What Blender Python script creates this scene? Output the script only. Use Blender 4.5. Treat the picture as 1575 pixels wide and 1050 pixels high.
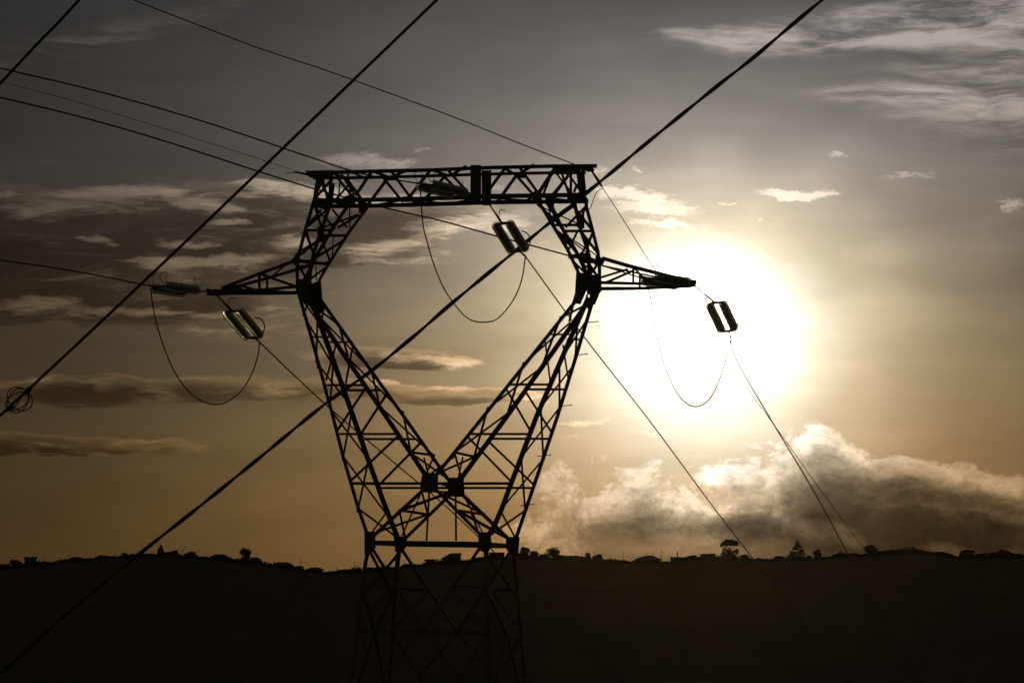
import bpy, math, random
from mathutils import Vector, Matrix
from mathutils import noise as mnoise

random.seed(7)
scene = bpy.context.scene
for o in list(bpy.data.objects):
    bpy.data.objects.remove(o, do_unlink=True)
COL = scene.collection
R = math.radians

# ------------------------------------------------------------------ camera
F = 16500.0                    # focal length in photograph pixels (1575 wide): a long telephoto
HOR = 1592.0                   # row of the true horizon, below the frame
CAM = Vector((0, 0, 1.7))
TILT = math.atan((HOR - 525.0) / F)
cam_d = bpy.data.cameras.new("camera")
cam = bpy.data.objects.new("camera", cam_d)
COL.objects.link(cam)
cam.location = CAM
cam.rotation_euler = (math.pi / 2 + TILT, 0, 0)
cam_d.sensor_width = 36.0
cam_d.lens = 36.0 * F / 1575.0
cam_d.clip_start = 1.0
cam_d.clip_end = 60000.0
scene.camera = cam

FW = Vector((0, math.cos(TILT), math.sin(TILT)))
UP = Vector((0, -math.sin(TILT), math.cos(TILT)))
RT = Vector((1, 0, 0))

def ray(px, py):
    return FW + RT * ((px - 787.5) / F) + UP * ((525.0 - py) / F)

def atY(px, py, Y):
    d = ray(px, py)
    return CAM + d * (Y / d.y)

SUN_PX, SUN_PY = 1082, 499
sd = ray(SUN_PX, SUN_PY).normalized()
SUN_AZ = math.atan2(sd.x, sd.y)
SUN_EL = math.asin(sd.z)

# ------------------------------------------------------------------ view
scene.view_settings.view_transform = 'Standard'
scene.view_settings.look = 'None'
scene.view_settings.exposure = 0
scene.view_settings.gamma = 1

# ------------------------------------------------------------------ sun
sl = bpy.data.lights.new("sun", 'SUN')
sl.energy = 2.0
sl.angle = R(0.5)
sl.color = (1.0, 0.82, 0.55)
so = bpy.data.objects.new("sun", sl)
COL.objects.link(so)
so.rotation_euler = sd.to_track_quat('Z', 'Y').to_euler()

# ------------------------------------------------------------------ world sky
world = bpy.data.worlds.new("World")
scene.world = world
world.use_nodes = True
NT = world.node_tree
NT.nodes.clear()

class E:
    """tiny expression wrapper around math nodes"""
    def __init__(s, v): s.v = v
    def _b(s, op, o, rev=False):
        n = NT.nodes.new('ShaderNodeMath'); n.operation = op
        a, b = (o, s) if rev else (s, o)
        for i, q in enumerate((a, b)):
            q = q.v if isinstance(q, E) else q
            if isinstance(q, (int, float)): n.inputs[i].default_value = q
            else: NT.links.new(q, n.inputs[i])
        return E(n.outputs[0])
    def __add__(s, o): return s._b('ADD', o)
    __radd__ = __add__
    def __sub__(s, o): return s._b('SUBTRACT', o)
    def __rsub__(s, o): return s._b('SUBTRACT', o, True)
    def __mul__(s, o): return s._b('MULTIPLY', o)
    __rmul__ = __mul__
    def __truediv__(s, o): return s._b('DIVIDE', o)
    def __pow__(s, o): return s._b('POWER', o)
    def mx(s, o): return s._b('MAXIMUM', o)
    def mn(s, o): return s._b('MINIMUM', o)
def fexp(e):
    return E(2.718281828)._b if False else _exp(e)
def _exp(e):
    n = NT.nodes.new('ShaderNodeMath'); n.operation = 'EXPONENT'
    NT.links.new(e.v, n.inputs[0]); return E(n.outputs[0])
def sstep(e, a, b, lo=0.0, hi=1.0):
    n = NT.nodes.new('ShaderNodeMapRange'); n.interpolation_type = 'SMOOTHSTEP'
    NT.links.new(e.v, n.inputs[0])
    for i, q in enumerate((a, b, lo, hi)): n.inputs[i + 1].default_value = q
    return E(n.outputs[0])
def noise(vec, scale, detail=5, rough=0.55, stretch=(1, 1, 1), off=(0, 0, 0), rot=0, dist=0.0):
    m = NT.nodes.new('ShaderNodeMapping')
    m.inputs['Location'].default_value = off
    m.inputs['Rotation'].default_value = (0, 0, rot)
    m.inputs['Scale'].default_value = stretch
    NT.links.new(vec, m.inputs['Vector'])
    n = NT.nodes.new('ShaderNodeTexNoise')
    n.inputs['Scale'].default_value = scale
    n.inputs['Detail'].default_value = detail
    n.inputs['Roughness'].default_value = rough
    n.inputs['Distortion'].default_value = dist
    NT.links.new(m.outputs[0], n.inputs['Vector'])
    return n
def fac(n): return E(n.outputs['Fac'])
def warp(vec, nz, amt):
    a = NT.nodes.new('ShaderNodeVectorMath'); a.operation = 'SUBTRACT'
    NT.links.new(nz.outputs['Color'], a.inputs[0]); a.inputs[1].default_value = (.5, .5, .5)
    b = NT.nodes.new('ShaderNodeVectorMath'); b.operation = 'MULTIPLY'
    NT.links.new(a.outputs[0], b.inputs[0]); b.inputs[1].default_value = amt
    c = NT.nodes.new('ShaderNodeVectorMath'); c.operation = 'ADD'
    NT.links.new(vec, c.inputs[0]); NT.links.new(b.outputs[0], c.inputs[1])
    return c.outputs[0]
def blob(vec, cx, cy, rx, ry, rot=0):
    """soft elliptical patch of sky, 1 in the middle, 0 at its rim; units are sky units (0.35 degrees)"""
    m = NT.nodes.new('ShaderNodeMapping'); m.vector_type = 'TEXTURE'
    m.inputs['Location'].default_value = (cx / 100, cy / 100, 0)
    m.inputs['Rotation'].default_value = (0, 0, R(rot))
    m.inputs['Scale'].default_value = (rx / 100, ry / 100, 1)
    NT.links.new(vec, m.inputs['Vector'])
    g = NT.nodes.new('ShaderNodeTexGradient'); g.gradient_type = 'SPHERICAL'
    NT.links.new(m.outputs[0], g.inputs[0])
    return E(g.outputs['Fac'])
def rgbramp(e, stops, interp='LINEAR'):
    n = NT.nodes.new('ShaderNodeValToRGB'); n.color_ramp.interpolation = interp
    el = n.color_ramp.elements
    while len(el) < len(stops): el.new(0.5)
    for q, (p, c) in zip(el, stops):
        q.position = p; q.color = (*c, 1)
    NT.links.new(e.v, n.inputs[0]); return n.outputs[0]
def cscale(col, e):
    n = NT.nodes.new('ShaderNodeVectorMath'); n.operation = 'SCALE'
    NT.links.new(col, n.inputs[0]); NT.links.new(e.v, n.inputs['Scale']); return n.outputs[0]
def cmul(col, c):
    n = NT.nodes.new('ShaderNodeVectorMath'); n.operation = 'MULTIPLY'
    NT.links.new(col, n.inputs[0])
    if isinstance(c, tuple): n.inputs[1].default_value = c
    else: NT.links.new(c, n.inputs[1])
    return n.outputs[0]
def cmix(a, b, e):
    n = NT.nodes.new('ShaderNodeMix'); n.data_type = 'RGBA'; n.clamp_factor = True
    NT.links.new(e.v, n.inputs[0])
    for k, q in ((6, a), (7, b)):
        if isinstance(q, tuple): n.inputs[k].default_value = (*q, 1)
        else: NT.links.new(q, n.inputs[k])
    return n.outputs[2]

tc = NT.nodes.new('ShaderNodeTexCoord')
sp = NT.nodes.new('ShaderNodeSeparateXYZ')
NT.links.new(tc.outputs['Generated'], sp.inputs[0])
dx, dy, dz = E(sp.outputs[0]), E(sp.outputs[1]), E(sp.outputs[2])
dyp = dy.mx(0.02)
# sky coordinates: tangent of azimuth and of elevation in units of 100/16500
Us = dx / dyp * (F / 100) + 7.875
Vs = HOR / 100 - dz / dyp * (F / 100)
cx = NT.nodes.new('ShaderNodeCombineXYZ')
NT.links.new(Us.v, cx.inputs[0]); NT.links.new(Vs.v, cx.inputs[1])
P = cx.outputs[0]

sunU, sunV = SUN_PX / 100, SUN_PY / 100
du = Us - sunU
dv = Vs - sunV
dve = dv.mx(0.0) * 0.98 + dv.mn(0.0) * 1.42
dist = (du * du + dve * dve) ** 0.5
dist0 = (du * du * 0.93 + dv * dv * 1.12) ** 0.5
broad = noise(P, 0.35, 3, 0.5, (1, 2.2, 1), (3, 1, 0))
glow = _exp(dist * (-1 / 2.7)) * 1.15
halo = noise(P, .7, 4, .5, (.8, 1.1, 1), (3, 13, 0))
dc = dist0 * (1.42 - .84 * fac(halo))
core = _exp((dc * dc) * (-1 / 0.42)) * 7.0 + _exp(dc * (-1 / .70)) * 2.2 + _exp((dc * dc) * (-1 / 5.0)) * 0.26
hz_ = sstep(Vs, 4.2, 7.8) * _exp((du * du + .01) ** 0.5 * (-1 / 7.5))
L = (glow + 0.020 + hz_ * .095) * (0.84 + 0.32 * fac(broad)) + core
tint = rgbramp(Vs / 16.0, [(0.0, (1, .94, .89)), (0.14, (1, .90, .79)), (0.26, (1, .79, .54)),
                           (0.38, (1, .69, .35)), (0.48, (1, .59, .225)), (0.56, (1, .55, .19))])
# close to the sun the light is paler
tint = cmix(tint, (1, .88, .62), sstep(dist, 4.6, 1.0, 0, .75))
tint = cmix(tint, (1, .94, .80), sstep(dist, 2.6, 1.2, 0, .85))
base = cscale(tint, L)

# --- clouds: edges turned to the sun glow, the bodies behind them are dark.
# Each field is sampled twice, here and a step towards the sun, to know how much cloud the light crossed.
def shifted(vec, x, y):
    n = NT.nodes.new('ShaderNodeVectorMath'); n.operation = 'ADD'
    NT.links.new(vec, n.inputs[0]); n.inputs[1].default_value = (x, y, 0); return n.outputs[0]
def vadd(a, b):
    n = NT.nodes.new('ShaderNodeVectorMath'); n.operation = 'ADD'
    NT.links.new(a, n.inputs[0]); NT.links.new(b, n.inputs[1]); return n.outputs[0]

def stratus(vec):
    w1 = noise(vec, .9, 4, 0.55, (.7, 1.8, 1), (1.7, 4.2, 0))
    v = warp(vec, w1, (1.3, .45, 0))
    n1 = noise(v, 0.75, 9, 0.64, (.60, 3.1, 1), (5, 2.6, 0))
    bank = (blob(v, 60, 395, 560, 120, 3) * 1.25 + blob(v, 440, 345, 330, 95, 0) * .85 + blob(v, 120, 300, 520, 50, 3) * .45
            + blob(v, 600, 345, 200, 75, 0) * .95 + blob(v, 150, 470, 420, 40, 0) * .45 + blob(v, 330, 505, 260, 34, 0) * .5
            + blob(v, 250, 602, 560, 36, 0) * 1.25 + blob(v, 60, 682, 320, 24, 1) * 1.45 + blob(v, 600, 552, 190, 22, 2) * 1.2
            + blob(v, 700, 608, 150, 20, -2) * 1.3 + blob(v, 790, 605, 90, 14, 0) * .5 + blob(v, 60, 590, 200, 20, 0) * .4).mn(1.0)
    return bank * .92 + (fac(n1) - .5) * 2.2 * sstep(bank, 0.0, .35) - .22
e0 = stratus(P)
e1 = stratus(shifted(P, .06, -.15))
a1 = sstep(e0, 0.0, 0.30)
fine = noise(P, 1.1, 9, 0.68, (.45, 3.4, 1), (6, 3, 0), dist=.4)
thick = (e1.mx(0.0) * .95 + e0.mx(0.0) * .45)
wt = noise(P, 1.2, 8, 0.62, (.6, 1.9, 1), (8, 4, 0))
Pt = warp(P, wt, (1.5, .52, 0))
topb = None
for (x, y, rx, ry, rot, a) in [(70, 312, 120, 30, 2, .75), (190, 292, 130, 36, 0, .9), (300, 312, 90, 18, 6, .8), (440, 290, 130, 22, 2, .75), (340, 338, 55, 10, 3, 1.0), (295, 372, 60, 9, 4, .8),
        (143, 373, 50, 9, 5, .8), (330, 402, 170, 14, 0, 1.0), (250, 408, 60, 20, 0, .5), (445, 370, 45, 22, 0, .9), (60, 472, 120, 24, 2, .8), (250, 484, 170, 11, 1, .8), (412, 478, 55, 13, 0, .8),
        (330, 512, 150, 16, 3, .6), (300, 430, 90, 14, 0, .4), (520, 300, 70, 30, 0, .7), (620, 310, 90, 22, 0, .5), (600, 376, 130, 16, -3, .9), (720, 350, 130, 26, 3, .7), (60, 575, 120, 12, 0, .5), (640, 590, 130, 9, 2, .7)]:
    q = blob(Pt, x, y, rx, ry, rot) * (a * 1.5)
    topb = q if topb is None else topb + q
mott = noise(P, .95, 8, 0.58, (.45, 2.6, 1), (3, 8, 0), dist=.9)
rag = noise(P, 2.4, 9, 0.70, (.42, 2.3, 1), (13, 8, 0), dist=.5)
tb = topb * 1.0 + (fac(rag) - .5) * 2.6 * sstep(topb, .0, .4) + (fac(mott) - .5) * .9
s1 = _exp(thick * -3.2) * .8 + sstep(fac(mott), .50, .66) * sstep(fac(rag), .40, .60) * .5 + sstep(tb, .12, 1.15) * (fac(mott) * .9 + .42)
k1 = (s1 * 1.95 + .35) * (0.78 + .42 * fac(fine))
cl1 = cmul(cscale(base, k1), (1.03, .955, .88))
sky = cmix(base, cl1, a1 * sstep(dist0, 1.0, 2.6) * .96)

# cumulus bank low on the right: ragged glowing crest, dark body
def cumulus(vec):
    w = noise(vec, .8, 3, 0.5, (1, 1.3, 1), (1.1, 9.2, 0))
    v = warp(vec, w, (1.0, .55, 0))
    n1 = noise(v, 1.45, 13, 0.73, (.9, 1.35, 1), (7.3, 3.1, 0), rot=R(18), dist=.3)
    c = (blob(v, 955, 790, 220, 110, 0) * 1.05 + blob(v, 1225, 765, 210, 120, 0) * 1.2 + blob(v, 1540, 835, 330, 125, 8) * 1.8 + blob(v, 1380, 770, 200, 80, 12) * .75
         + blob(v, 1150, 850, 460, 72, 0) * 1.1 + blob(v, 1255, 690, 90, 60, 0) * .55 + blob(v, 1500, 735, 230, 40, 6) * .35 + blob(v, 1560, 590, 140, 30, 0) * .25
         - blob(v, 1095, 770, 70, 50, 0) * .45).mn(1.15)
    return c * 1.0 + (fac(n1) - .5) * 2.7 * sstep(c, 0, .35) - .36
f0 = cumulus(P)
f1 = cumulus(shifted(P, -.08, -.30))
f2 = cumulus(shifted(P, -.18, -.75))
a2 = sstep(f0, -0.02, 0.40) * (1.0 - blob(Pt, 1000, 850, 260, 40, 0) * .5)
tk = f0.mx(0.0) * .35 + f1.mx(0.0) * .75 + f2.mx(0.0) * 1.0
gaps = blob(P, 1030, 830, 60, 22, 25) * 1.0 + blob(P, 1090, 838, 55, 16, 10) * .9 + blob(P, 1235, 808, 60, 26, 30) * .8 + blob(P, 1300, 822, 45, 18, 30) * .7 + blob(P, 1460, 850, 60, 16, 10) * .8 + blob(P, 1560, 852, 40, 12, 0) * .7 + blob(P, 860, 800, 90, 60, 0) * .5
cf = noise(P, 2.2, 9, .68, (.9, 1.3, 1), (2, 2, 0), rot=R(15), dist=.7)
s2 = (_exp(tk * -2.1) * (fac(cf) * 1.7 + .25) + gaps * (fac(cf) - .30).mx(0.0) * 1.6).mn(1.5)
k2 = (s2 * 1.65 + .17) * (1.0 - (blob(Pt, 1500, 820, 330, 80, 8) * 1.3 + blob(Pt, 1120, 828, 300, 50, 0) * 1.1 + blob(Pt, 1400, 775, 120, 50, 25) * .8).mn(.55))
cl2 = cscale(cmix(cmul(base, (.96, 1.04, 1.22)), cmul(base, (.95, 1.08, 1.5)), s2), k2)
sky = cmix(sky, cl2, a2)
ad = NT.nodes.new('ShaderNodeVectorMath'); ad.operation = 'ADD'
NT.links.new(sky, ad.inputs[0]); NT.links.new(cscale(tint, s2 * a2 * .09), ad.inputs[1]); sky = ad.outputs[0]

# high cirrus fanning in from the upper right
w3 = noise(P, .6, 4, 0.5, (1, 1, 1), (11, 3, 0))
Pr = warp(P, w3, (.9, .45, 0))
cir = noise(Pr, .8, 9, 0.66, (.5, 3.4, 1), (2, 5, 0), rot=R(9), dist=.5)
cir2 = noise(Pr, 2.0, 7, 0.62, (.55, 3.0, 1), (7, 1, 0), rot=R(14), dist=.6)
cm = (blob(Pr, 1250, 52, 300, 34, -2) * 1.4 + blob(Pr, 1420, 20, 420, 50, -6) * 1.1 + blob(Pr, 1540, 60, 300, 100, 0) * 1.1 + blob(Pr, 1560, 170, 330, 75, 5) * 1.0
      + blob(Pr, 1400, 148, 260, 26, 3) * .8 + blob(Pr, 140, 60, 420, 46, -14) * .42 + blob(Pr, 1090, 56, 200, 13, 2) * .8 + blob(Pr, 1500, 240, 250, 50, 6) * .35).mn(1.15)
d3 = cm * (.50 + (fac(cir) - .5) * 2.4 + (fac(cir2) - .5) * 1.1)
a3 = sstep(d3, 0.05, 0.95)
ad = NT.nodes.new('ShaderNodeVectorMath'); ad.operation = 'ADD'
NT.links.new(sky, ad.inputs[0]); NT.links.new(cscale(cmul(tint, (1.0, .94, .93)), a3 * 0.30), ad.inputs[1]); sky = ad.outputs[0]
# faint veils everywhere
vl = noise(P, .5, 8, .6, (.4, 2.6, 1), (9, 12, 0), rot=R(4), dist=.4)
sky = cscale(sky, (fac(vl) - .5) * .55 + 1.0)

# small bright scraps of cloud
wn = noise(P, 3.2, 9, 0.75, (.6, 1.9, 1), (4, 4, 0))
Ps = warp(P, wn, (1.5, .42, 0))
scr = None
for (x, y, rx, ry, rot, a) in [
        (555, 246, 95, 17, 1, 1.2), (590, 268, 70, 14, 0, .7), (620, 250, 60, 12, -6, .5), (648, 232, 26, 6, 0, .8), (72, 247, 36, 6, 0, .45),
        (520, 300, 60, 24, 0, .4), (985, 302, 90, 17, 4, 1.4), (1000, 322, 100, 13, 3, 1.3), (1030, 345, 80, 9, 5, 1.2), (960, 292, 60, 12, 0, .9),
        (1225, 298, 70, 12, 4, 1.2), (1215, 306, 45, 8, 5, 1.0), (1280, 296, 45, 7, -4, .8), (1290, 233, 24, 6, 0, 1.0),
        (1395, 268, 64, 8, -4, .8), (1555, 313, 36, 12, -8, 1.3), (982, 259, 16, 8, 5, .9), (1060, 319, 22, 5, 5, 1.0), (1128, 311, 16, 5, 0, .9), (1160, 337, 18, 5, 0, .8),
        (925, 262, 26, 12, 8, .9), (840, 372, 30, 8, 0, .5), (905, 652, 55, 10, 0, .9), (1000, 668, 90, 7, 0, .5), (880, 672, 50, 5, 0, .5), (640, 552, 110, 12, 6, .9),
        (700, 556, 60, 14, 0, .9), (690, 600, 120, 8, 4, .6), (800, 330, 120, 40, 0, .45), (660, 330, 150, 36, 4, .3), (600, 385, 130, 12, 0, .45), (640, 372, 90, 9, 0, .4),
        (700, 348, 130, 18, -3, .75), (640, 402, 110, 9, 0, .8), (770, 345, 60, 26, 0, .6), (560, 395, 60, 12, 0, .6), (590, 300, 60, 20, 0, .6), (760, 285, 110, 22, 0, .6), (780, 395, 80, 8, 0, .4), (688, 388, 28, 7, 0, .6), (1095, 722, 40, 22, 0, .4), (1555, 590, 90, 22, 0, .3), (1512, 489, 20, 5, 0, .4),
        (480, 510, 160, 16, 3, .4), (380, 440, 130, 12, 3, .3), (250, 790, 110, 16, 4, .25), (350, 800, 70, 14, 0, .2)]:
    b = blob(Ps, x, y, rx, ry, rot) * a
    scr = b if scr is None else scr + b
scn = noise(Ps, 3.6, 9, .7, (.6, 2.2, 1), (1, 8, 0))
a4 = sstep(scr * (.25 + (fac(scn) - .22) * 2.9), 0.20, 1.05)
add4 = cscale(cmul(tint, (1.0, .98, 1.02)), a4 * (L * .75 + .07))
ad = NT.nodes.new('ShaderNodeVectorMath'); ad.operation = 'ADD'
NT.links.new(sky, ad.inputs[0]); NT.links.new(add4, ad.inputs[1]); sky = ad.outputs[0]

# the rest of the dome: dusk sky
nish = NT.nodes.new('ShaderNodeTexSky')
nish.sky_type = 'NISHITA'; nish.sun_disc = False
nish.sun_elevation = SUN_EL; nish.sun_rotation = SUN_AZ
nish.air_density = 1.5; nish.dust_density = 2.5
bg1 = NT.nodes.new('ShaderNodeBackground'); bg1.inputs[1].default_value = 0.04
NT.links.new(nish.outputs[0], bg1.inputs[0])
bg2 = NT.nodes.new('ShaderNodeBackground'); bg2.inputs[1].default_value = 1.0
NT.links.new(sky, bg2.inputs[0])
mixs = NT.nodes.new('ShaderNodeMixShader')
NT.links.new(sstep(dy, 0.90, 0.985).v, mixs.inputs[0])
NT.links.new(bg1.outputs[0], mixs.inputs[1]); NT.links.new(bg2.outputs[0], mixs.inputs[2])
wo = NT.nodes.new('ShaderNodeOutputWorld')
NT.links.new(mixs.outputs[0], wo.inputs[0])

# ------------------------------------------------------------------ helpers
def tag(o, label=None, cat=None, group=None, kind=None):
    if label: o['label'] = label
    if cat: o['category'] = cat
    if group: o['group'] = group
    if kind: o['kind'] = kind
    return o

def empty(name, loc, label, cat, group=None):
    o = bpy.data.objects.new(name, None)
    COL.objects.link(o); o.location = loc
    o.empty_display_size = 0.5
    return tag(o, label, cat, group)

def material(name, cols, rough=0.7, metallic=0.0, scale=4.0, bump=0.0, spec=0.3, trans=0.0, objcoord=True):
    m = bpy.data.materials.new(name); m.use_nodes = True
    nt = m.node_tree; b = nt.nodes['Principled BSDF']
    t = nt.nodes.new('ShaderNodeTexCoord')
    n = nt.nodes.new('ShaderNodeTexNoise'); n.inputs['Scale'].default_value = scale; n.inputs['Detail'].default_value = 6
    nt.links.new(t.outputs['Object'], n.inputs['Vector'])
    r = nt.nodes.new('ShaderNodeValToRGB')
    el = r.color_ramp.elements
    el[0].position = .33; el[1].position = .67
    el[0].color = (*cols[0], 1); el[1].color = (*cols[1], 1)
    nt.links.new(n.outputs['Fac'], r.inputs[0]); nt.links.new(r.outputs[0], b.inputs['Base Color'])
    b.inputs['Roughness'].default_value = rough
    b.inputs['Metallic'].default_value = metallic
    b.inputs['Specular IOR Level'].default_value = spec
    if trans: b.inputs['Transmission Weight'].default_value = trans
    if bump:
        bp = nt.nodes.new('ShaderNodeBump'); bp.inputs['Strength'].default_value = bump
        nt.links.new(n.outputs['Fac'], bp.inputs['Height']); nt.links.new(bp.outputs[0], b.inputs['Normal'])
    return m

M = dict(
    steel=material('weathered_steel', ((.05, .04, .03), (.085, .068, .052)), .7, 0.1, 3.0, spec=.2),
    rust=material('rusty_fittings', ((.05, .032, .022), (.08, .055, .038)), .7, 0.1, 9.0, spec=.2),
    cable=material('aged_aluminium_cable', ((.035, .032, .03), (.05, .045, .04)), .7, 0, 2.0, spec=.1),
    glass=material('greenish_insulator_glass', ((.42, .42, .37), (.50, .50, .44)), .05, 0, 6.0, spec=.5, trans=.95),
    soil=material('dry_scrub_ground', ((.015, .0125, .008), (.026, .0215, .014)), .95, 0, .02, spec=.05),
    leaf=material('dark_foliage', ((.03, .038, .016), (.06, .065, .03)), .8, 0, 1.0, spec=.1),
    bark=material('grey_brown_bark', ((.07, .05, .035), (.12, .09, .065)), .9, 0, 5.0, spec=.1),
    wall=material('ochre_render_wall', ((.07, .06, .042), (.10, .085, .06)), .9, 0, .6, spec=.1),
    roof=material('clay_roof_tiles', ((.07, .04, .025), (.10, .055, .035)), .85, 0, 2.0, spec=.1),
    concrete=material('footing_concrete', ((.25, .24, .22), (.34, .32, .30)), .9, 0, 3.0, spec=.1),
    dark=material('window_dark_glass', ((.02, .02, .02), (.04, .04, .04)), .2, 0, 3.0),
)

gt = M['glass'].node_tree; gp = gt.nodes['Principled BSDF']; gp.inputs['IOR'].default_value = 1.3; gp.inputs['Transmission Weight'].default_value = .6
tr = gt.nodes.new('ShaderNodeBsdfTransparent'); tr.inputs[0].default_value = (.90, .90, .84, 1)
gm = gt.nodes.new('ShaderNodeMixShader'); gm.inputs[0].default_value = .45      # thin toughened glass sheds: half the light goes straight through
gt.links.new(gp.outputs[0], gm.inputs[1]); gt.links.new(tr.outputs[0], gm.inputs[2])
gt.links.new(gm.outputs[0], gt.nodes['Material Output'].inputs[0])

class MB:
    def __init__(s): s.v = []; s.f = []
    def add(s, vs, fs):
        b = len(s.v); s.v += [Vector(q) for q in vs]; s.f += [tuple(i + b for i in f) for f in fs]
    def prism(s, prof, a, b, e1, e2):
        n = len(prof)
        vs = [a + e1 * x + e2 * y for x, y in prof] + [b + e1 * x + e2 * y for x, y in prof]
        fs = [(i, (i + 1) % n, n + (i + 1) % n, n + i) for i in range(n)]
        fs += [tuple(range(n - 1, -1, -1)), tuple(range(n, 2 * n))]
        s.add(vs, fs)
    def angle(s, a, b, w, ref, t=None):
        """rolled steel angle section from a to b; ref = direction of the flange that turns inwards"""
        a = Vector(a); b = Vector(b); d = (b - a).normalized(); t = t or max(.008, w * .12)
        e1 = d.cross(ref)
        if e1.length < .05: e1 = d.cross(Vector((0.3, .2, 1)))
        e1.normalize(); e2 = e1.cross(d).normalized()
        if e2.dot(ref) < 0: e2 = -e2
        h = w / 2
        s.prism([(-h, 0), (h, 0), (h, t), (-h + t, t), (-h + t, w * .9), (-h, w * .9)], a, b, e1, e2)
    def tube(s, pts, r, n=6, closed=False):
        pts = [Vector(p) for p in pts]; N = len(pts); rings = []
        up = Vector((0, 0, 1)); vs = []; prev = None
        for i, p in enumerate(pts):
            if closed: d = pts[(i + 1) % N] - pts[i - 1]
            else: d = pts[min(i + 1, N - 1)] - pts[max(i - 1, 0)]
            d.normalize()
            if prev is None:
                e1 = d.cross(up)
                if e1.length < .1: e1 = d.cross(Vector((1, 0, 0)))
            else:
                e1 = prev - d * prev.dot(d)
            e1.normalize(); prev = e1; e2 = d.cross(e1)
            rr = r[i] if isinstance(r, (list, tuple)) else r
            vs += [p + e1 * (rr * math.cos(2 * math.pi * k / n)) + e2 * (rr * math.sin(2 * math.pi * k / n)) for k in range(n)]
        fs = []
        for i in range(N if closed else N - 1):
            j = (i + 1) % N
            fs += [(i * n + k, i * n + (k + 1) % n, j * n + (k + 1) % n, j * n + k) for k in range(n)]
        if not closed:
            fs += [tuple(range(n - 1, -1, -1)), tuple((N - 1) * n + k for k in range(n))]
        s.add(vs, fs)
    def box(s, x0, x1, y0, y1, z0, z1):
        s.add([(x0, y0, z0), (x1, y0, z0), (x1, y1, z0), (x0, y1, z0), (x0, y0, z1), (x1, y0, z1), (x1, y1, z1), (x0, y1, z1)],
              [(0, 3, 2, 1), (4, 5, 6, 7), (0, 1, 5, 4), (1, 2, 6, 5), (2, 3, 7, 6), (3, 0, 4, 7)])
    def plate(s, pts, nrm, th):
        n = len(pts); nrm = nrm.normalized() * (th / 2)
        s.add([p - nrm for p in pts] + [p + nrm for p in pts],
              [tuple(range(n - 1, -1, -1)), tuple(range(n, 2 * n))] + [(i, (i + 1) % n, n + (i + 1) % n, n + i) for i in range(n)])
    def lathe(s, prof, a, axis, n=16):
        """prof: (radius, distance along axis)"""
        axis = axis.normalized(); e1 = axis.cross(Vector((.1, .2, 1))).normalized(); e2 = axis.cross(e1)
        vs = []
        for r, h in prof:
            vs += [a + axis * h + e1 * (r * math.cos(2 * math.pi * k / n)) + e2 * (r * math.sin(2 * math.pi * k / n)) for k in range(n)]
        fs = []
        for i in range(len(prof) - 1):
            fs += [(i * n + k, i * n + (k + 1) % n, (i + 1) * n + (k + 1) % n, (i + 1) * n + k) for k in range(n)]
        fs += [tuple(range(n - 1, -1, -1)), tuple((len(prof) - 1) * n + k for k in range(n))]
        s.add(vs, fs)
    def build(s, name, mat, parent=None, origin=None, smooth=False):
        me = bpy.data.meshes.new(name)
        base = Vector(parent_world(parent)) if parent else Vector((0, 0, 0))
        org = Vector(origin) if origin is not None else base
        me.from_pydata([tuple(v - org) for v in s.v], [], s.f)
        me.materials.append(mat); me.update()
        if smooth:
            me.polygons.foreach_set('use_smooth', [True] * len(me.polygons))
        o = bpy.data.objects.new(name, me); COL.objects.link(o)
        o.location = org - base
        if parent: o.parent = parent
        return o

def parent_world(p):
    v = Vector((0, 0, 0))
    while p is not None:
        v = v + p.location; p = p.parent
    return v

def interp(x, tab):
    if x <= tab[0][0]: return tab[0][1]
    for (a, p), (b, q) in zip(tab, tab[1:]):
        if x <= b: return p + (q - p) * (x - a) / (b - a)
    return tab[-1][1]

def smooth_path(pts, sub=8):
    """Catmull-Rom through 3D points"""
    out = []; n = len(pts)
    for i in range(n - 1):
        p0 = pts[max(i - 1, 0)]; p1 = pts[i]; p2 = pts[i + 1]; p3 = pts[min(i + 2, n - 1)]
        for k in range(sub):
            t = k / sub
            out.append(0.5 * ((2 * p1) + (p2 - p0) * t + (2 * p0 - 5 * p1 + 4 * p2 - p3) * t * t + (3 * p1 - p0 - 3 * p2 + p3) * t ** 3))
    out.append(pts[-1]); return out

# ------------------------------------------------------------------ terrain
CR = 4000.0
CREST = [(0, 876), (30, 872), (70, 869), (100, 864), (150, 861), (200, 857), (250, 855), (300, 858), (350, 863), (400, 869), (450, 876), (500, 882),
         (560, 880), (600, 876), (650, 870), (700, 866), (760, 861), (816, 859), (860, 861), (900, 861), (940, 865), (975, 867), (1030, 866), (1060, 862),
         (1110, 861), (1150, 863), (1200, 862), (1250, 861), (1300, 857), (1350, 854), (1400, 850), (1440, 853), (1470, 860), (1500, 859), (1530, 858), (1575, 858)]
def crest_z(x):
    px = 787.5 + x / CR * F
    if px < 0: py = 876 + 26 * (1 - math.cos(px / 300)) * .5 + 6 * math.sin(px / 90)
    elif px > 1575: py = 858 + 22 * (1 - math.cos((px - 1575) / 260)) * .5 + 5 * math.sin((px - 1575) / 80)
    else: py = interp(px, CREST) - 0.5
    return CAM.z + (HOR - py) / F * CR
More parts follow.
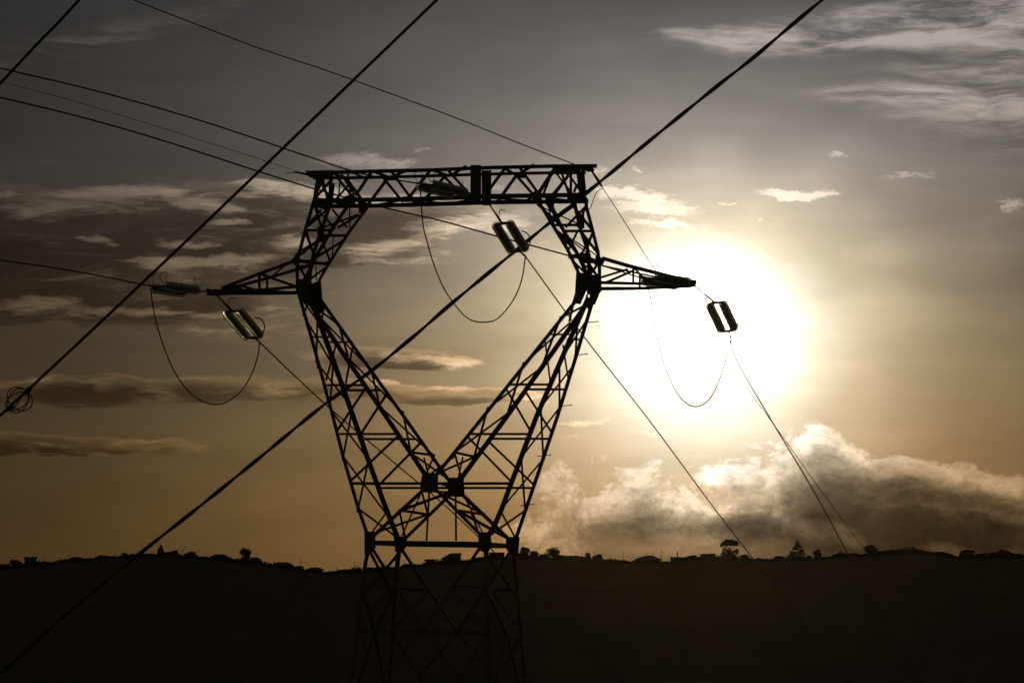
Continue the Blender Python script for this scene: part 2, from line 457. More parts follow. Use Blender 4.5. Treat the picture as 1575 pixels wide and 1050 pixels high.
def ground(x, y):
    n = mnoise.noise(Vector((x / 260, y / 400, 3.1)))
    n2 = mnoise.noise(Vector((x / 40, y / 60, 8.1)))
    if y <= 0: z = interp(-y, [(0, 0), (3000, 10)])
    elif y <= 1200: z = interp(y, [(0, 0), (25, -.3), (140, -5), (300, -9), (700, -24), (1200, -26)])
    elif y <= CR:
        t = (y - 1200) / (CR - 1200); z = -26 + (crest_z(x) + 26) * (t ** 1.08)
    else:
        t = min(1, (y - CR) / 2500); z = crest_z(x) + (-40 - crest_z(x)) * (t * t * (3 - 2 * t))
    amp = interp(y, [(0, 0), (60, .1), (400, .4), (1500, 1.5), (3600, 1), (3900, .4), (4000, 0), (4200, 2), (9000, 5)])
    if 270 < y < 330 and abs(x) < 30: amp = 0
    return z + n * amp + n2 * amp * .25

ys = [-3000, -1500, -600, -200, -80, -30, 0, 10, 25] + list(range(40, 400, 15)) + list(range(400, 1200, 50)) + list(range(1200, 3800, 100)) \
    + list(range(3800, 3960, 20)) + [3970, 3980, 3990, 4000, 4010, 4020, 4040, 4080, 4150, 4250] + list(range(4400, 6600, 250)) + [7500, 9500]
xs = [-9000, -6000, -4200, -3000, -2200, -1600, -1200, -900, -650, -450, -330, -260] + [q * 2.5 for q in range(-88, 89)] + [260, 330, 450, 650, 900, 1200, 1600, 2200, 3000, 4200, 6000, 9000]
g = MB(); nx = len(xs)
g.v = [Vector((x, y, ground(x, y))) for y in ys for x in xs]
g.f = [(j * nx + i, j * nx + i + 1, (j + 1) * nx + i + 1, (j + 1) * nx + i) for j in range(len(ys) - 1) for i in range(nx - 1)]
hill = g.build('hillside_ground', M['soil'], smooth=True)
tag(hill, kind='structure')

# ------------------------------------------------------------------ pylon geometry
TH = R(14.3)
VU = Vector((math.cos(TH), -math.sin(TH), 0)); VV = Vector((math.sin(TH), math.cos(TH), 0))
AX = Vector((-1.95, 300, 0))
DEPTH = [(255, 1.75), (400, 1.7), (445, 1.5), (540, 1.8), (660, 2.4), (745, 2.87), (830, 3.3), (970, 4.0), (1050, 4.3)]
def T(k, px, py):
    """point on the tower: k=-1 face towards the camera, k=+1 far face"""
    d = ray(px, py); c = k * interp(py, DEPTH) / 2
    s = (c + VV.dot(AX) - VV.dot(CAM)) / VV.dot(d)
    return CAM + d * s

BASE = Vector((AX.x, AX.y, ground(AX.x, AX.y)))
pylon = empty('lattice_pylon', BASE, 'tall lattice steel power pylon with a forked window shaped head against the sunset', 'pylon')

def members(mb, lst, w):
    for m in lst:
        (k1, x1, y1), (k2, x2, y2) = m[0], m[1]
        ww = m[2] if len(m) > 2 else w
        a = T(k1, x1, y1); b = T(k2, x2, y2)
        if ww < .08: ww *= 1.28
        d = (b - a).normalized()
        if abs(k1 - k2) < .9: ref = -VV if k1 > 0 else VV
        else: ref = VU if (x1 + x2) / 2 < 690 else -VU
        mb.angle(a, b, ww, ref)

def polyline(mb, pts, w, k):
    for a, b in zip(pts, pts[1:]):
        A = T(k if len(a) == 2 else a[0], *a[-2:]); B = T(k if len(b) == 2 else b[0], *b[-2:])
        d = (B - A).normalized() * .02
        mb.angle(A - d, B + d, w, VV if k < 0 else -VV)

def gusset(parent, k, pts, th=.03):
    m = MB(); m.plate([T(k, x, y) - VV * (.02 * (1 if k < 0 else -1)) for x, y in pts], VV, th)
    return m.build('gusset_plate', M['steel'], parent)

N, Fr = -1, 1
def X(mb, a, b, w):
    """cross brace panels between two chords given as equal-length node lists"""
    for i in range(len(a) - 1):
        members(mb, [(a[i], b[i + 1]), (b[i], a[i + 1])], w)

# --- body legs, extrapolated to the ground
LEGS = [(N, [(569, 834), (562, 865), (541, 1050)], .115), (Fr, [(615, 836), (611, 870), (600, 1050)], .14),
        (N, [(746, 834), (749, 865), (753, 1050)], .14), (Fr, [(790, 838), (793, 870), (808, 1050)], .115)]
leg_paths = []
for k, pts, w in LEGS:
    P3 = [T(k, *p) for p in pts]
    d = P3[-1] - P3[-2]
    s = (BASE.z - .1 - P3[-1].z) / d.z
    P3.append(P3[-1] + d * s)
    leg_paths.append(P3)
    m = MB()
    for a, b in zip(P3, P3[1:]):
        m.angle(a, b, w, VV if k < 0 else -VV, .016)
    leg = m.build('leg', M['steel'], pylon)
    m = MB(); q = P3[-1]
    m.box(q.x - .5, q.x + .5, q.y - .5, q.y + .5, q.z - .6, q.z + .35)
    m.build('footing', M['concrete'], leg)

def leg_at(i, t):
    a, b = leg_paths[i][1], leg_paths[i][-1]
    return a + (b - a) * t
# body bracing, one part for each face
nb = [(N, 548, 969), (Fr, 604, 970), (N, 750, 972), (Fr, 803, 976)]
nmid, fmid = (N, 651, 969), (Fr, 703, 971)
lmid, rmid = (0, 575, 973), (0, 781, 975)
faces = {
    'near': [((N, 572, 842), nmid, .07), ((N, 738, 842), nmid, .07), (nb[0], nb[2], .07),
             ((N, 559, 900), (N, 603, 902)), ((N, 696, 902), (N, 750, 902)), ((N, 603, 902), (N, 549, 964)), ((N, 696, 906), (N, 750, 968)),
             (nmid, (N, 535, 1098)), (nmid, (N, 755, 1110)), ((N, 548, 972), (N, 646, 1140)), ((N, 750, 975), (N, 646, 1140)), ((N, 618, 915), (N, 651, 969), .045)],
    'far': [((Fr, 619, 846), fmid, .07), ((Fr, 783, 850), fmid, .07), (nb[1], nb[3], .07),
            ((Fr, 612, 905), (Fr, 658, 907)), ((Fr, 756, 907), (Fr, 796, 907)), ((Fr, 658, 909), (Fr, 605, 967)), ((Fr, 756, 907), (Fr, 802, 972)),
            (fmid, (Fr, 596, 1098)), (fmid, (Fr, 812, 1098)), ((Fr, 604, 972), (Fr, 706, 1140)), ((Fr, 803, 978), (Fr, 706, 1140))],
    'left': [((N, 566, 845), (Fr, 604, 918)), ((Fr, 612, 850), (N, 556, 918)), (nb[0], nb[1], .06), ((N, 557, 912), lmid), ((Fr, 606, 906), lmid), (lmid, (N, 534, 1098)), (lmid, (Fr, 596, 1098))],
    'right': [((N, 748, 848), (Fr, 798, 918)), ((Fr, 790, 850), (N, 750, 918)), (nb[2], nb[3], .06), ((N, 751, 908), rmid), ((Fr, 797, 912), rmid), (rmid, (N, 756, 1110)), (rmid, (Fr, 812, 1098))],
}
pairs = {'near': (0, 2), 'far': (1, 3), 'left': (0, 1), 'right': (2, 3)}
for nm, lst in faces.items():
    m = MB(); members(m, lst, .052)
    i, j = pairs[nm]
    ts = [0.19, .38, .6, .98]
    ref = {'near': VV, 'far': -VV, 'left': VU, 'right': -VU}[nm]
    for a, b in zip(ts, ts[1:]):
        m.angle(leg_at(i, a), leg_at(j, b), .07, ref); m.angle(leg_at(j, a) , leg_at(i, b), .07, ref)
        m.angle(leg_at(i, a), leg_at(j, a), .07, ref)
    m.build('body_bracing', M['steel'], pylon)

# --- waist frame
m = MB()
members(m, [((N, 569, 834), (N, 746, 836), .125), ((Fr, 615, 837), (Fr, 790, 840), .11), ((N, 569, 835), (Fr, 615, 837), .11), ((N, 746, 836), (Fr, 790, 840), .12),
            ((N, 569, 835), (Fr, 790, 839), .05), ((N, 746, 835), (Fr, 615, 837), .05)], .1)
m.build('waist_frame', M['steel'], pylon)
gusset(pylon, N, [(561, 817), (577, 817), (578, 842), (570, 852), (561, 852)])
gusset(pylon, Fr, [(605, 824), (626, 824), (625, 840), (616, 850), (608, 848)])
gusset(pylon, N, [(735, 818), (755, 818), (756, 838), (750, 852), (738, 846)])
gusset(pylon, Fr, [(778, 825), (799, 825), (797, 852), (786, 856), (778, 842)])
gusset(pylon, N, [(650, 727), (674, 727), (674, 757), (647, 757), (647, 745)])
gusset(pylon, Fr, [(690, 734), (713, 734), (714.5, 764), (688, 763)])

# --- struts from the fork's crotch down to the waist
m = MB()
members(m, [((N, 650, 754), (N, 574, 824), .11), ((Fr, 692, 761), (Fr, 622, 829), .095), ((N, 672, 754), (N, 741, 824), .095), ((Fr, 711, 760), (Fr, 783, 829), .11),
            ((N, 613, 784), (Fr, 657, 791)), ((N, 576, 819), (Fr, 657, 791)), ((Fr, 622, 826), (N, 613, 785)), ((Fr, 657, 791), (N, 648, 757)), ((Fr, 690, 757), (N, 613, 785)), ((N, 660, 757), (N, 656, 831), .045), ((N, 647, 757), (Fr, 617, 824), .04),
            ((N, 706, 784.5), (Fr, 747, 791)), ((N, 706, 785), (Fr, 782, 827)), ((Fr, 747, 791), (N, 672, 756)), ((N, 738, 820), (Fr, 725, 784), .045), ((Fr, 714, 763), (Fr, 726, 785), .04), ((Fr, 701, 763), (Fr, 701.5, 831), .045), ((Fr, 726, 785), (N, 743, 819), .04)], .055)
m.build('crotch_strut', M['steel'], pylon)
m = MB()
members(m, [((N, 539, 743), (N, 648, 743), .06), ((N, 674, 743), (N, 786, 743), .06), ((Fr, 586, 750), (Fr, 689, 750), .05), ((Fr, 714, 750), (Fr, 817, 750), .05),
            ((N, 674, 743), (Fr, 700, 750), .05), ((N, 661, 750), (Fr, 692, 750), .045), ((N, 650, 755), (Fr, 712, 757), .04)], .05)
m.build('fork_tie', M['steel'], pylon)

# --- fork arms
def fork(no, fo, ni, fi, wid, side, extra):
    """outer/inner chords, near/far; lists of nodes from bottom to top"""
    mb = MB()
    X(mb, side[0], side[1], .052)
    X(mb, side[2], side[3], .052)
    members(mb, extra, .05)
    arm = mb.build('fork_arm', M['steel'], pylon)
    for (k, pts), w in zip(((N, no), (Fr, fo), (N, ni), (Fr, fi)), wid):
        c = MB(); polyline(c, pts, w, k); c.build('chord', M['steel'], arm)
    return arm
fork([(566, 826), (549, 776), (527, 701), (511.5, 640), (484, 539), (458, 448)],
     [(613, 828), (592, 775), (566, 704), (544, 640), (508, 539), (487, 482), (476, 446)],
     [(657, 735), (593, 640), (524, 539), (472, 460)],
     [(692, 740), (621.5, 640), (549, 539), (495, 463)],
     (.085, .125, .12, .09),
     ([(N, 566, 826), (N, 550, 781), (N, 527, 701), (N, 506, 627), (N, 485, 555), (N, 466, 484), (N, 458, 452)],
      [(Fr, 613, 828), (Fr, 593, 789), (Fr, 566, 706), (Fr, 541, 627), (Fr, 511, 561), (Fr, 487, 492), (Fr, 477, 456)],
      [(N, 655, 728), (N, 630, 695), (N, 582, 623), (N, 534, 549), (N, 494, 490), (N, 476, 466)],
      [(Fr, 690, 737), (Fr, 667, 700), (Fr, 618, 633), (Fr, 569, 567), (Fr, 519, 498), (Fr, 497, 468)]),
     [((N, 522, 667), (N, 609, 667)), ((Fr, 560, 675), (Fr, 639, 675)), ((N, 502, 592), (N, 558, 592)), ((Fr, 534, 600), (Fr, 586, 600)),
      ((N, 481, 518), (N, 508, 518), .04), ((Fr, 503, 526), (Fr, 541, 526), .04),
      ((N, 538, 740), (N, 613, 669)), ((Fr, 580, 749), (Fr, 650, 678)), ((N, 516, 665), (N, 563, 595)), ((Fr, 551, 674), (Fr, 597, 603)),
      ((N, 501, 585), (N, 517, 528), .04), ((Fr, 532, 590), (Fr, 543, 532), .04), ((N, 630, 695), (Fr, 667, 700)), ((N, 652, 703), (N, 658, 727), .04)])
fork([(749, 826), (760, 807), (770, 784), (824.5, 640), (868, 540), (904, 458)],
     [(794, 828), (809, 784), (837, 702), (858, 640), (889, 540), (913, 460), (922, 440)],
     [(668, 733), (681, 717), (743, 640), (823, 540), (887, 460)],
     [(706, 742), (711, 734), (780.5, 640), (852, 540), (907, 462)],
     (.12, .09, .09, .12),
     ([(N, 749, 826), (N, 770, 784), (N, 803, 702), (N, 833, 625), (N, 862, 555), (N, 890, 488), (N, 904, 455)],
      [(Fr, 794, 828), (Fr, 809, 784), (Fr, 837, 704), (Fr, 862, 625), (Fr, 886, 557), (Fr, 908, 484), (Fr, 918, 452)],
      [(N, 672, 728), (N, 700, 695), (N, 752, 627), (N, 807, 558), (N, 864, 488), (N, 884, 464)],
      [(Fr, 711, 735), (Fr, 731, 702), (Fr, 783, 634), (Fr, 835.5, 563), (Fr, 877, 496), (Fr, 903, 468)]),
     [((N, 725, 667), (N, 811, 667)), ((Fr, 757, 674.5), (Fr, 845, 674.5)), ((N, 784, 591), (N, 844, 591)), ((Fr, 811, 598.7), (Fr, 870, 598.7)),
      ((N, 844, 514), (N, 876, 514), .04), ((Fr, 872, 522), (Fr, 896, 522), .04),
      ((N, 717, 669), (N, 786, 740)), ((Fr, 753, 680), (Fr, 820, 744)), ((N, 778, 597), (N, 815, 661)), ((Fr, 809, 603), (Fr, 848, 664)),
      ((N, 838, 521), (N, 846, 585), .04), ((Fr, 866, 530), (Fr, 875, 590), .04), ((N, 700, 695), (Fr, 731, 702)), ((N, 701, 700), (N, 664, 727), .045), ((Fr, 712, 702), (Fr, 705, 734), .04)])
# elbow plates
gusset(pylon, N, [(456, 430), (472, 428), (474, 452), (489, 480), (468, 464), (459, 456)])
gusset(pylon, Fr, [(475, 437), (485, 434), (493, 430), (496, 464), (500, 475), (489, 486), (478, 462)])
gusset(pylon, N, [(888, 418), (903, 421), (905, 440), (893, 468), (880, 466), (885, 450)])
gusset(pylon, Fr, [(905, 421), (923, 424), (924, 446), (915, 468), (905, 470), (908, 445)])

# --- window columns above the elbows
def column(no, fo, ni, fi, wid, lac):
    mb = MB(); members(mb, lac, .05)
    c0 = mb.build('window_column', M['steel'], pylon)
    for (k, pts), w in zip(((N, no), (Fr, fo), (N, ni), (Fr, fi)), wid):
        c = MB(); polyline(c, pts, w, k); c.build('chord', M['steel'], c0)
column([(489, 272), (484, 305), (470, 352), (459, 393), (457, 414), (457.5, 448)], [(509, 276), (508, 315), (494.5, 354), (483, 388), (477, 420), (476, 446)],
       [(538, 312), (512, 350), (487, 393), (474, 420), (471, 452)], [(566, 318), (537, 357), (508, 402), (491, 431), (490, 456)],
       (.10, .11, .11, .085),
       [((N, 470, 354), (N, 509, 354), .06), ((Fr, 495, 362.5), (Fr, 533, 362.5), .06), ((N, 459, 401), (N, 483, 402), .07), ((Fr, 481, 404), (Fr, 503, 406), .07),
        ((N, 495, 322), (N, 471, 348)), ((N, 484, 318), (N, 512, 348)), ((Fr, 511, 322), (Fr, 534, 350)), ((Fr, 551, 330), (Fr, 497, 350), .045),
        ((N, 483.5, 320), (Fr, 493, 350)), ((Fr, 507, 318), (N, 472, 348), .045), ((N, 537, 320), (Fr, 537, 352), .035), ((Fr, 552, 330), (N, 519, 350), .045),
        ((N, 508, 360), (N, 462, 386)), ((N, 470, 360), (N, 486, 396)), ((Fr, 495, 368), (Fr, 507, 400)), ((Fr, 531, 368), (Fr, 486, 397), .045), ((N, 470, 358), (Fr, 482, 396)), ((Fr, 494, 364), (N, 461, 392), .045),
        ((N, 512, 360), (Fr, 510, 399), .03), ((Fr, 527, 370), (N, 488, 394), .045),
        ((N, 460, 412), (Fr, 477, 440), .045), ((Fr, 478, 410), (N, 459, 440), .045), ((N, 485, 408), (Fr, 486, 432), .03), ((Fr, 499, 412), (N, 472, 432), .04), ((N, 459, 410), (N, 476, 408), .05), ((N, 459, 402), (Fr, 483, 405), .06)])
column([(882, 303), (884, 314), (892, 350), (904, 385), (906, 412), (904, 446)], [(901, 305), (902, 318), (912, 356), (920, 388), (922, 408), (922.5, 448)],
       [(826, 306), (846, 339.5), (872, 382), (889, 417.5), (887, 448)], [(845, 310), (863, 348), (888, 390), (903, 422), (906, 452)],
       (.11, .10, .10, .11),
       [((N, 852, 346), (N, 892, 346), .06), ((Fr, 867, 355.5), (Fr, 911, 355.5), .06), ((N, 874, 394), (N, 906, 394), .12), ((Fr, 892, 402), (Fr, 921, 402), .12),
        ((N, 850, 340), (N, 884, 315)), ((N, 832, 318), (N, 891, 345), .03), ((Fr, 870, 350), (Fr, 901, 318)), ((Fr, 850, 318), (Fr, 852, 345), .03),
        ((N, 884, 318), (Fr, 911, 352)), ((Fr, 902, 318), (N, 892, 346), .05), ((N, 827, 313), (Fr, 863, 346), .045), ((Fr, 845, 313), (N, 849, 340), .045),
        ((N, 889, 354), (N, 874, 385)), ((N, 854, 352), (N, 902, 388), .03), ((Fr, 910, 362), (Fr, 892, 395)), ((Fr, 870, 362), (Fr, 917, 392), .03),
        ((N, 892, 352), (Fr, 920, 388)), ((Fr, 912, 360), (N, 904, 384), .05), ((N, 854, 350), (Fr, 888, 388), .045), ((Fr, 868, 358), (N, 873, 380), .045),
        ((N, 905, 402), (Fr, 921, 426), .045), ((Fr, 921, 406), (N, 906, 426), .045), ((N, 880, 400), (N, 904, 424), .05), ((Fr, 897, 406), (Fr, 920, 424), .045), ((N, 905, 396), (Fr, 921, 403), .07)])
gusset(pylon, N, [(459, 386), (462, 398), (459, 412), (447, 403)])
gusset(pylon, N, [(490, 395), (478, 404), (474, 414), (480, 396)])
gusset(pylon, Fr, [(916, 392), (931, 399), (926, 409), (914, 408)])
gusset(pylon, N, [(892, 388), (909, 390), (909, 404), (893, 404)])
gusset(pylon, Fr, [(507, 400), (501, 409), (495, 404)])
gusset(pylon, N, [(513, 344), (506, 354), (510, 359), (517, 350)])
gusset(pylon, Fr, [(488, 348), (499, 348), (497, 372), (488, 374)])
gusset(pylon, N, [(888, 330), (899, 330), (899, 352), (888, 350)])

# --- top beam
mb = MB()
members(mb, [
    ((N, 546, 301), (N, 571, 264)), ((N, 602, 264), (N, 630, 302)), ((N, 630, 302), (N, 661, 262)), ((N, 690, 263), (N, 723, 300)), ((N, 745, 301), (N, 776, 259)), ((N, 800, 259), (N, 827, 296)), ((N, 827, 298), (N, 853, 259), .075),
    ((N, 516, 270), (N, 541, 301)), ((N, 545, 300), (N, 525, 268), .045), ((N, 852, 262), (N, 880, 298), .045),
    ((Fr, 568, 313), (Fr, 597, 274)), ((Fr, 589, 273), (Fr, 620, 311)), ((Fr, 650, 312), (Fr, 684, 272)), ((Fr, 684, 272), (Fr, 718, 308)), ((Fr, 766, 310), (Fr, 794, 271)), ((Fr, 795, 271), (Fr, 827, 307)), ((Fr, 845, 307), (Fr, 875, 270)), ((Fr, 834, 304), (Fr, 846, 274), .045), ((Fr, 556, 306), (Fr, 534, 276)), ((Fr, 876, 270), (Fr, 900, 304), .05),
    # plan bracing, top
    ((N, 498, 264), (Fr, 534, 274), .04), ((N, 571, 263), (Fr, 597, 273), .05), ((Fr, 600, 273), (N, 628, 260), .05), ((N, 661, 261), (Fr, 690, 271), .05), ((Fr, 694, 271), (N, 718, 256), .05), ((N, 776, 258), (Fr, 795, 269), .05), ((Fr, 798, 269), (N, 822, 254), .05), ((N, 853, 257), (Fr, 876, 268), .05), ((N, 534, 262), (Fr, 560, 274), .04),
    # plan bracing, bottom
    ((N, 482, 308), (Fr, 566, 317), .04), ((Fr, 566, 317), (N, 630, 306), .04), ((N, 630, 306), (Fr, 690, 314), .04), ((Fr, 690, 314), (N, 745, 303), .04), ((N, 745, 304), (Fr, 845, 310), .04), ((Fr, 800, 312), (N, 826, 302), .04), ((N, 826, 302), (Fr, 884, 309), .04), ((N, 540, 308), (Fr, 510, 317), .04),
    # end posts and lacing
    ((N, 497, 276), (N, 503, 306), .05), ((N, 513, 272), (N, 486, 304), .055), ((Fr, 513, 282), (Fr, 510, 314), .06), ((Fr, 523, 276), (Fr, 520, 314), .035), ((N, 534, 268), (Fr, 538, 300), .04), ((N, 489, 272), (Fr, 507, 310), .045), ((Fr, 509, 276), (N, 484, 304), .045), ((Fr, 540, 280), (Fr, 512, 312), .05),
    ((N, 878, 262), (N, 878, 298), .06), ((N, 898, 258), (Fr, 902, 300), .06), ((Fr, 893, 266), (Fr, 898, 300), .06), ((N, 888, 262), (N, 893, 298), .07), ((Fr, 889, 284), (N, 884, 297), .05), ((N, 873, 272), (N, 855, 297), .05), ((N, 864, 262), (Fr, 876, 298), .045),
], .062)
beam = mb.build('top_beam', M['steel'], pylon)
for k, pts, w in ((N, [(474, 266), (571, 263.5), (660, 261.5), (760, 257.5), (850, 255.5), (917, 255)], .10), (Fr, [(482, 274), (533, 274), (640, 271.5), (750, 268), (850, 266), (900, 266)], .085),
                  (N, [(482, 308.5), (540, 307.5), (640, 306), (760, 301.5), (870, 300), (900, 300)], .12), (Fr, [(492, 317.5), (566, 317), (640, 315), (760, 311.5), (884, 310), (904, 310)], .115)):
    c = MB(); polyline(c, pts, w, k); c.build('chord', M['steel'], beam)
for k, x0, x1, y0, y1 in ((N, 724, 738, 254, 315), (Fr, 743, 755, 262, 316)):
    m = MB(); a = T(k, x0, y0); b = T(k, x1, y0); c = T(k, x1, y1); d = T(k, x0, y1); off = VV * (.03 if k < 0 else -.03)
    m.plate([a - off, b - off, c - off, d - off], VV, .03)
    m.plate([a, a + VV * (.12 * -k), d + VV * (.12 * -k), d], VU, .02)
    m.plate([b, b + VV * (.12 * -k), c + VV * (.12 * -k), c], VU, .02)
    m.build('centre_post', M['steel'], pylon)
gusset(pylon, N, [(531, 302), (542, 298), (549, 304), (546, 316), (534, 314)])
gusset(pylon, Fr, [(548, 302), (560, 310), (568, 314), (558, 326), (552, 329), (551, 316)])
gusset(pylon, N, [(816, 298), (824, 293), (833, 296), (834, 310), (824, 314), (816, 302)])
gusset(pylon, Fr, [(839, 304), (851, 304), (852, 318), (849, 328), (843, 320), (838, 312)])
gusset(pylon, Fr, [(592, 271), (611, 270), (611, 277), (596, 278)])
gusset(pylon, Fr, [(790, 266), (808, 266), (809, 274), (791, 274)])
gusset(pylon, Fr, [(615, 303), (630, 301), (632, 311), (616, 311)], .02)
gusset(pylon, N, [(632, 302), (650, 304), (650, 314), (634, 314)])
gusset(pylon, N, [(484, 303), (502, 306), (510, 318), (504, 326), (494, 320), (483, 320)])
gusset(pylon, N, [(876, 297), (901, 296), (901, 306), (884, 312), (872, 306)])
gusset(pylon, N, [(852, 255), (884, 255), (884, 263), (856, 266)])
for k, pts in ((N, [(470, 263), (512, 262), (514, 274), (496, 276), (495, 285), (488, 300), (483, 298), (488, 272), (478, 274)]),
               (N, [(868, 253), (917.5, 254), (917.5, 258.5), (913, 259), (915, 263.5), (906, 265), (896, 262), (878, 270), (872, 262)])):
    m = MB(); m.plate([T(k, x, y) - VV * .05 for x, y in pts], VV, .05); m.build('earth_wire_bracket', M['steel'], pylon)

# --- crossarms
def arm(chords, lac, tip):
    mb = MB(); members(mb, lac, .055)
    a = mb.build('crossarm', M['steel'], pylon)
    for pts, w in chords:
        c = MB()
        for p, q in zip(pts, pts[1:]):
            c.angle(T(*p), T(*q), w, VV if (p[0] + q[0]) < 0 else -VV)
        c.build('chord', M['steel'], a)
    m = MB()
    for k, pts in tip: m.plate([T(k, x, y) for x, y in pts], VV, .03)
    m.build('tip_plate', M['steel'], a)
arm([([(-.15, 340, 443), (-.62, 398, 421), (-1, 450, 402)], .085), ([(.15, 345, 446), (.62, 410, 428.5), (1, 476, 409)], .08),
     ([(-.15, 328, 447), (-.62, 399, 446), (-1, 462, 440)], .085), ([(.15, 328, 451), (.62, 411, 451), (1, 480, 450)], .095)],
    [((-.62, 399, 420), (-.62, 399, 447), .065), ((.62, 411, 428), (.62, 411, 453), .055), ((-.9, 438, 408), (.62, 417, 426)), ((-.62, 399, 421), (.62, 414, 427)), ((.62, 416, 427), (1, 454, 440), .06), ((.2, 369, 439), (.4, 394, 446)), ((-.62, 399, 446), (.62, 411, 452)), ((-.62, 400, 446), (1, 470, 451), .04)],
    [(-.12, [(316, 446), (320, 443.5), (326, 445), (342, 444.5), (346, 438), (349, 438), (364, 437.5), (366, 453), (331, 455), (316, 454), (319, 450)]), (.14, [(318, 448), (345, 446), (372, 440), (372, 452), (330, 454.5)])])
arm([([(-.15, 1055, 431), (-.62, 969, 409.5), (-1, 926, 397)], .11), ([(.15, 1040, 432), (.62, 985, 421), (1, 928, 409)], .05),
     ([(-.15, 1064, 437), (-.62, 974, 436), (-1, 908, 434)], .09), ([(.15, 1060, 440), (.62, 984, 443.5), (1, 916, 444)], .10)],
    [((-.62, 974, 411), (-.62, 974, 436), .05), ((.62, 984, 420), (.62, 984, 444), .05), ((.9, 924, 427), (.62, 966, 414), .045), ((-1, 930, 435), (-.62, 974, 416), .05), ((.62, 984, 421), (-.62, 974, 411)), ((.3, 1020, 442), (.6, 986, 424), .05)],
    [(-.12, [(1072, 431), (1067, 430), (1060, 431), (1044, 430), (1041, 425), (1024, 422), (1022, 440), (1058, 443), (1070, 441)]), (.14, [(1070, 434), (1040, 430), (1016, 426), (1016, 438), (1058, 441)])])

# --- step bolts up the far right leg
for x, y in [(911, 496), (894, 546), (870, 624.5), (838, 701), (812, 777), (797, 891), (803, 958), (806, 996), (809, 1036)]:
    m = MB(); p = T(Fr, x, y)
    m.tube([p - VU * .22, p + VU * .16 + Vector((0, 0, .03))], .014, 6)
    m.tube([p + VU * .155 + Vector((0, 0, .028)), p + VU * .175 + Vector((0, 0, .034))], .025, 6)
    m.build('step_bolt', M['steel'], pylon)
for x, y in [(490, 562), (528, 703), (551, 783), (468, 482)]:
    m = MB(); p = T(N, x, y); m.plate([p + VU * a + Vector((0, 0, b)) for a, b in ((-.05, .12), (.04, .10), (.03, -.10), (-.05, -.08))], VV, .02)
    m.build('splice_plate', M['steel'], pylon)

# ------------------------------------------------------------------ insulators
def discs(mb, a, b, r=.112, pitch=.105):
    L_ = (b - a).length; n = int(L_ / pitch); ax = (b - a).normalized()
    prof = [(.02, 0)]
    for i in range(n):
        h = i * pitch + .015
        prof += [(.035, h), (.045, h + .02), (r * .8, h + .035), (r, h + .055), (r * .97, h + .064), (r * .6, h + .058), (.03, h + .066)]
    prof.append((.02, L_))
    mb.lathe(prof, a, ax, 18)

def insulator(label, attach, y1, y2, sep, horns, clamp_at, group, link_r=.022):
    t = empty('insulator_set', attach, label, 'insulator', group)
    m = MB(); mid = (y1 + attach) / 2; m.tube([attach, mid], link_r * .9, 8); m.tube([mid, y1], link_r * 1.3, 8)
    m.build('link_rod', M['rust'], t)
    ax = (y2 - y1).normalized(); nrm = ax.cross(sep).normalized(); s = sep / 2; su = sep.normalized()
    for c, dr in ((y1, -1), (y2, 1)):
        m = MB(); tip = c + ax * (dr * .11)
        m.plate([c - s - su * .05 - ax * .03 * dr, c + s + su * .05 - ax * .03 * dr, c + s + su * .05 + ax * .02 * dr, tip + su * .04, tip - su * .04, c - s - su * .05 + ax * .02 * dr], nrm, .03)
        m.build('yoke_plate', M['rust'], t)
    for q in (-1, 1):
        m = MB(); discs(m, y1 + s * q, y2 + s * q, .138)
        ds = m.build('disc_string', M['glass'], t, smooth=False)
        m = MB(); L_ = (y2 - y1).length
        m.lathe([(.02, -.05)] + [z for j in range(int(L_ / .105)) for z in ((.022, j * .105 + .004), (.052, j * .105 + .014), (.056, j * .105 + .05), (.024, j * .105 + .075))] + [(.02, L_ + .05)], y1 + s * q, ax, 10); m.build('core_rod', M['rust'], ds)
    for pts, r in horns:
        m = MB(); m.tube(smooth_path(pts, 6), r, 6); m.build('arcing_horn', M['rust'], t)
    m = MB(); m.tube([y2, clamp_at], [.02, .03], 8); m.build('tension_clamp', M['rust'], t)
    return t

# sets carrying the spans that come towards the camera
GA = 'insulator sets of the spans running to the left'
def setA(ox, oy, Yt, tip, label, rise=0.0):
    def q(px, py, dY): return atY(px + ox, py + oy + (px - 316) * rise, Yt + dY)
    y1 = q(294, 448.5, -.40); y2 = q(243, 441.5, -1.95)
    sep = q(304.5, 446, -.48) - q(283.5, 450.5, -.32)
    horns = [([q(231.4, 440, -2), q(225.3, 428, -2), q(227, 423.5, -2), (q(233.7, 421, -2)), q(236.4, 424, -2), q(234.5, 439, -2)], .0095),
             ([q(253.5, 438, -1.9), q(246, 428, -1.9), q(247.4, 422, -1.9), q(252.7, 418, -1.9), q(257, 420.5, -1.9), q(254.3, 438, -1.9)], .0095),
             ([q(280.5, 444, -.5), q(280, 436, -.5), q(278.6, 429, -.5)], .008), ([q(301, 444, -.4), q(300, 432, -.4), q(298.4, 426, -.4)], .009)]
    end = q(230, 439.5, -2.25)
    insulator(label, tip, y1, y2, sep, horns, end, GA)
    return end
tipL = T(0, 318, 448); tipR = T(0, 1068, 436)
endA_L = setA(0, 0, tipL.y, tipL, 'double glass insulator set held out level from the left crossarm tip')
endA_R = setA(757, -12, tipR.y, tipR, 'double glass insulator set lying along the right crossarm in front of the sun')
midN = T(-1.05, 724, 301)
endA_M = setA(412, -149, midN.y, midN, 'double glass insulator set seen inside the lattice of the top beam', rise=.10)

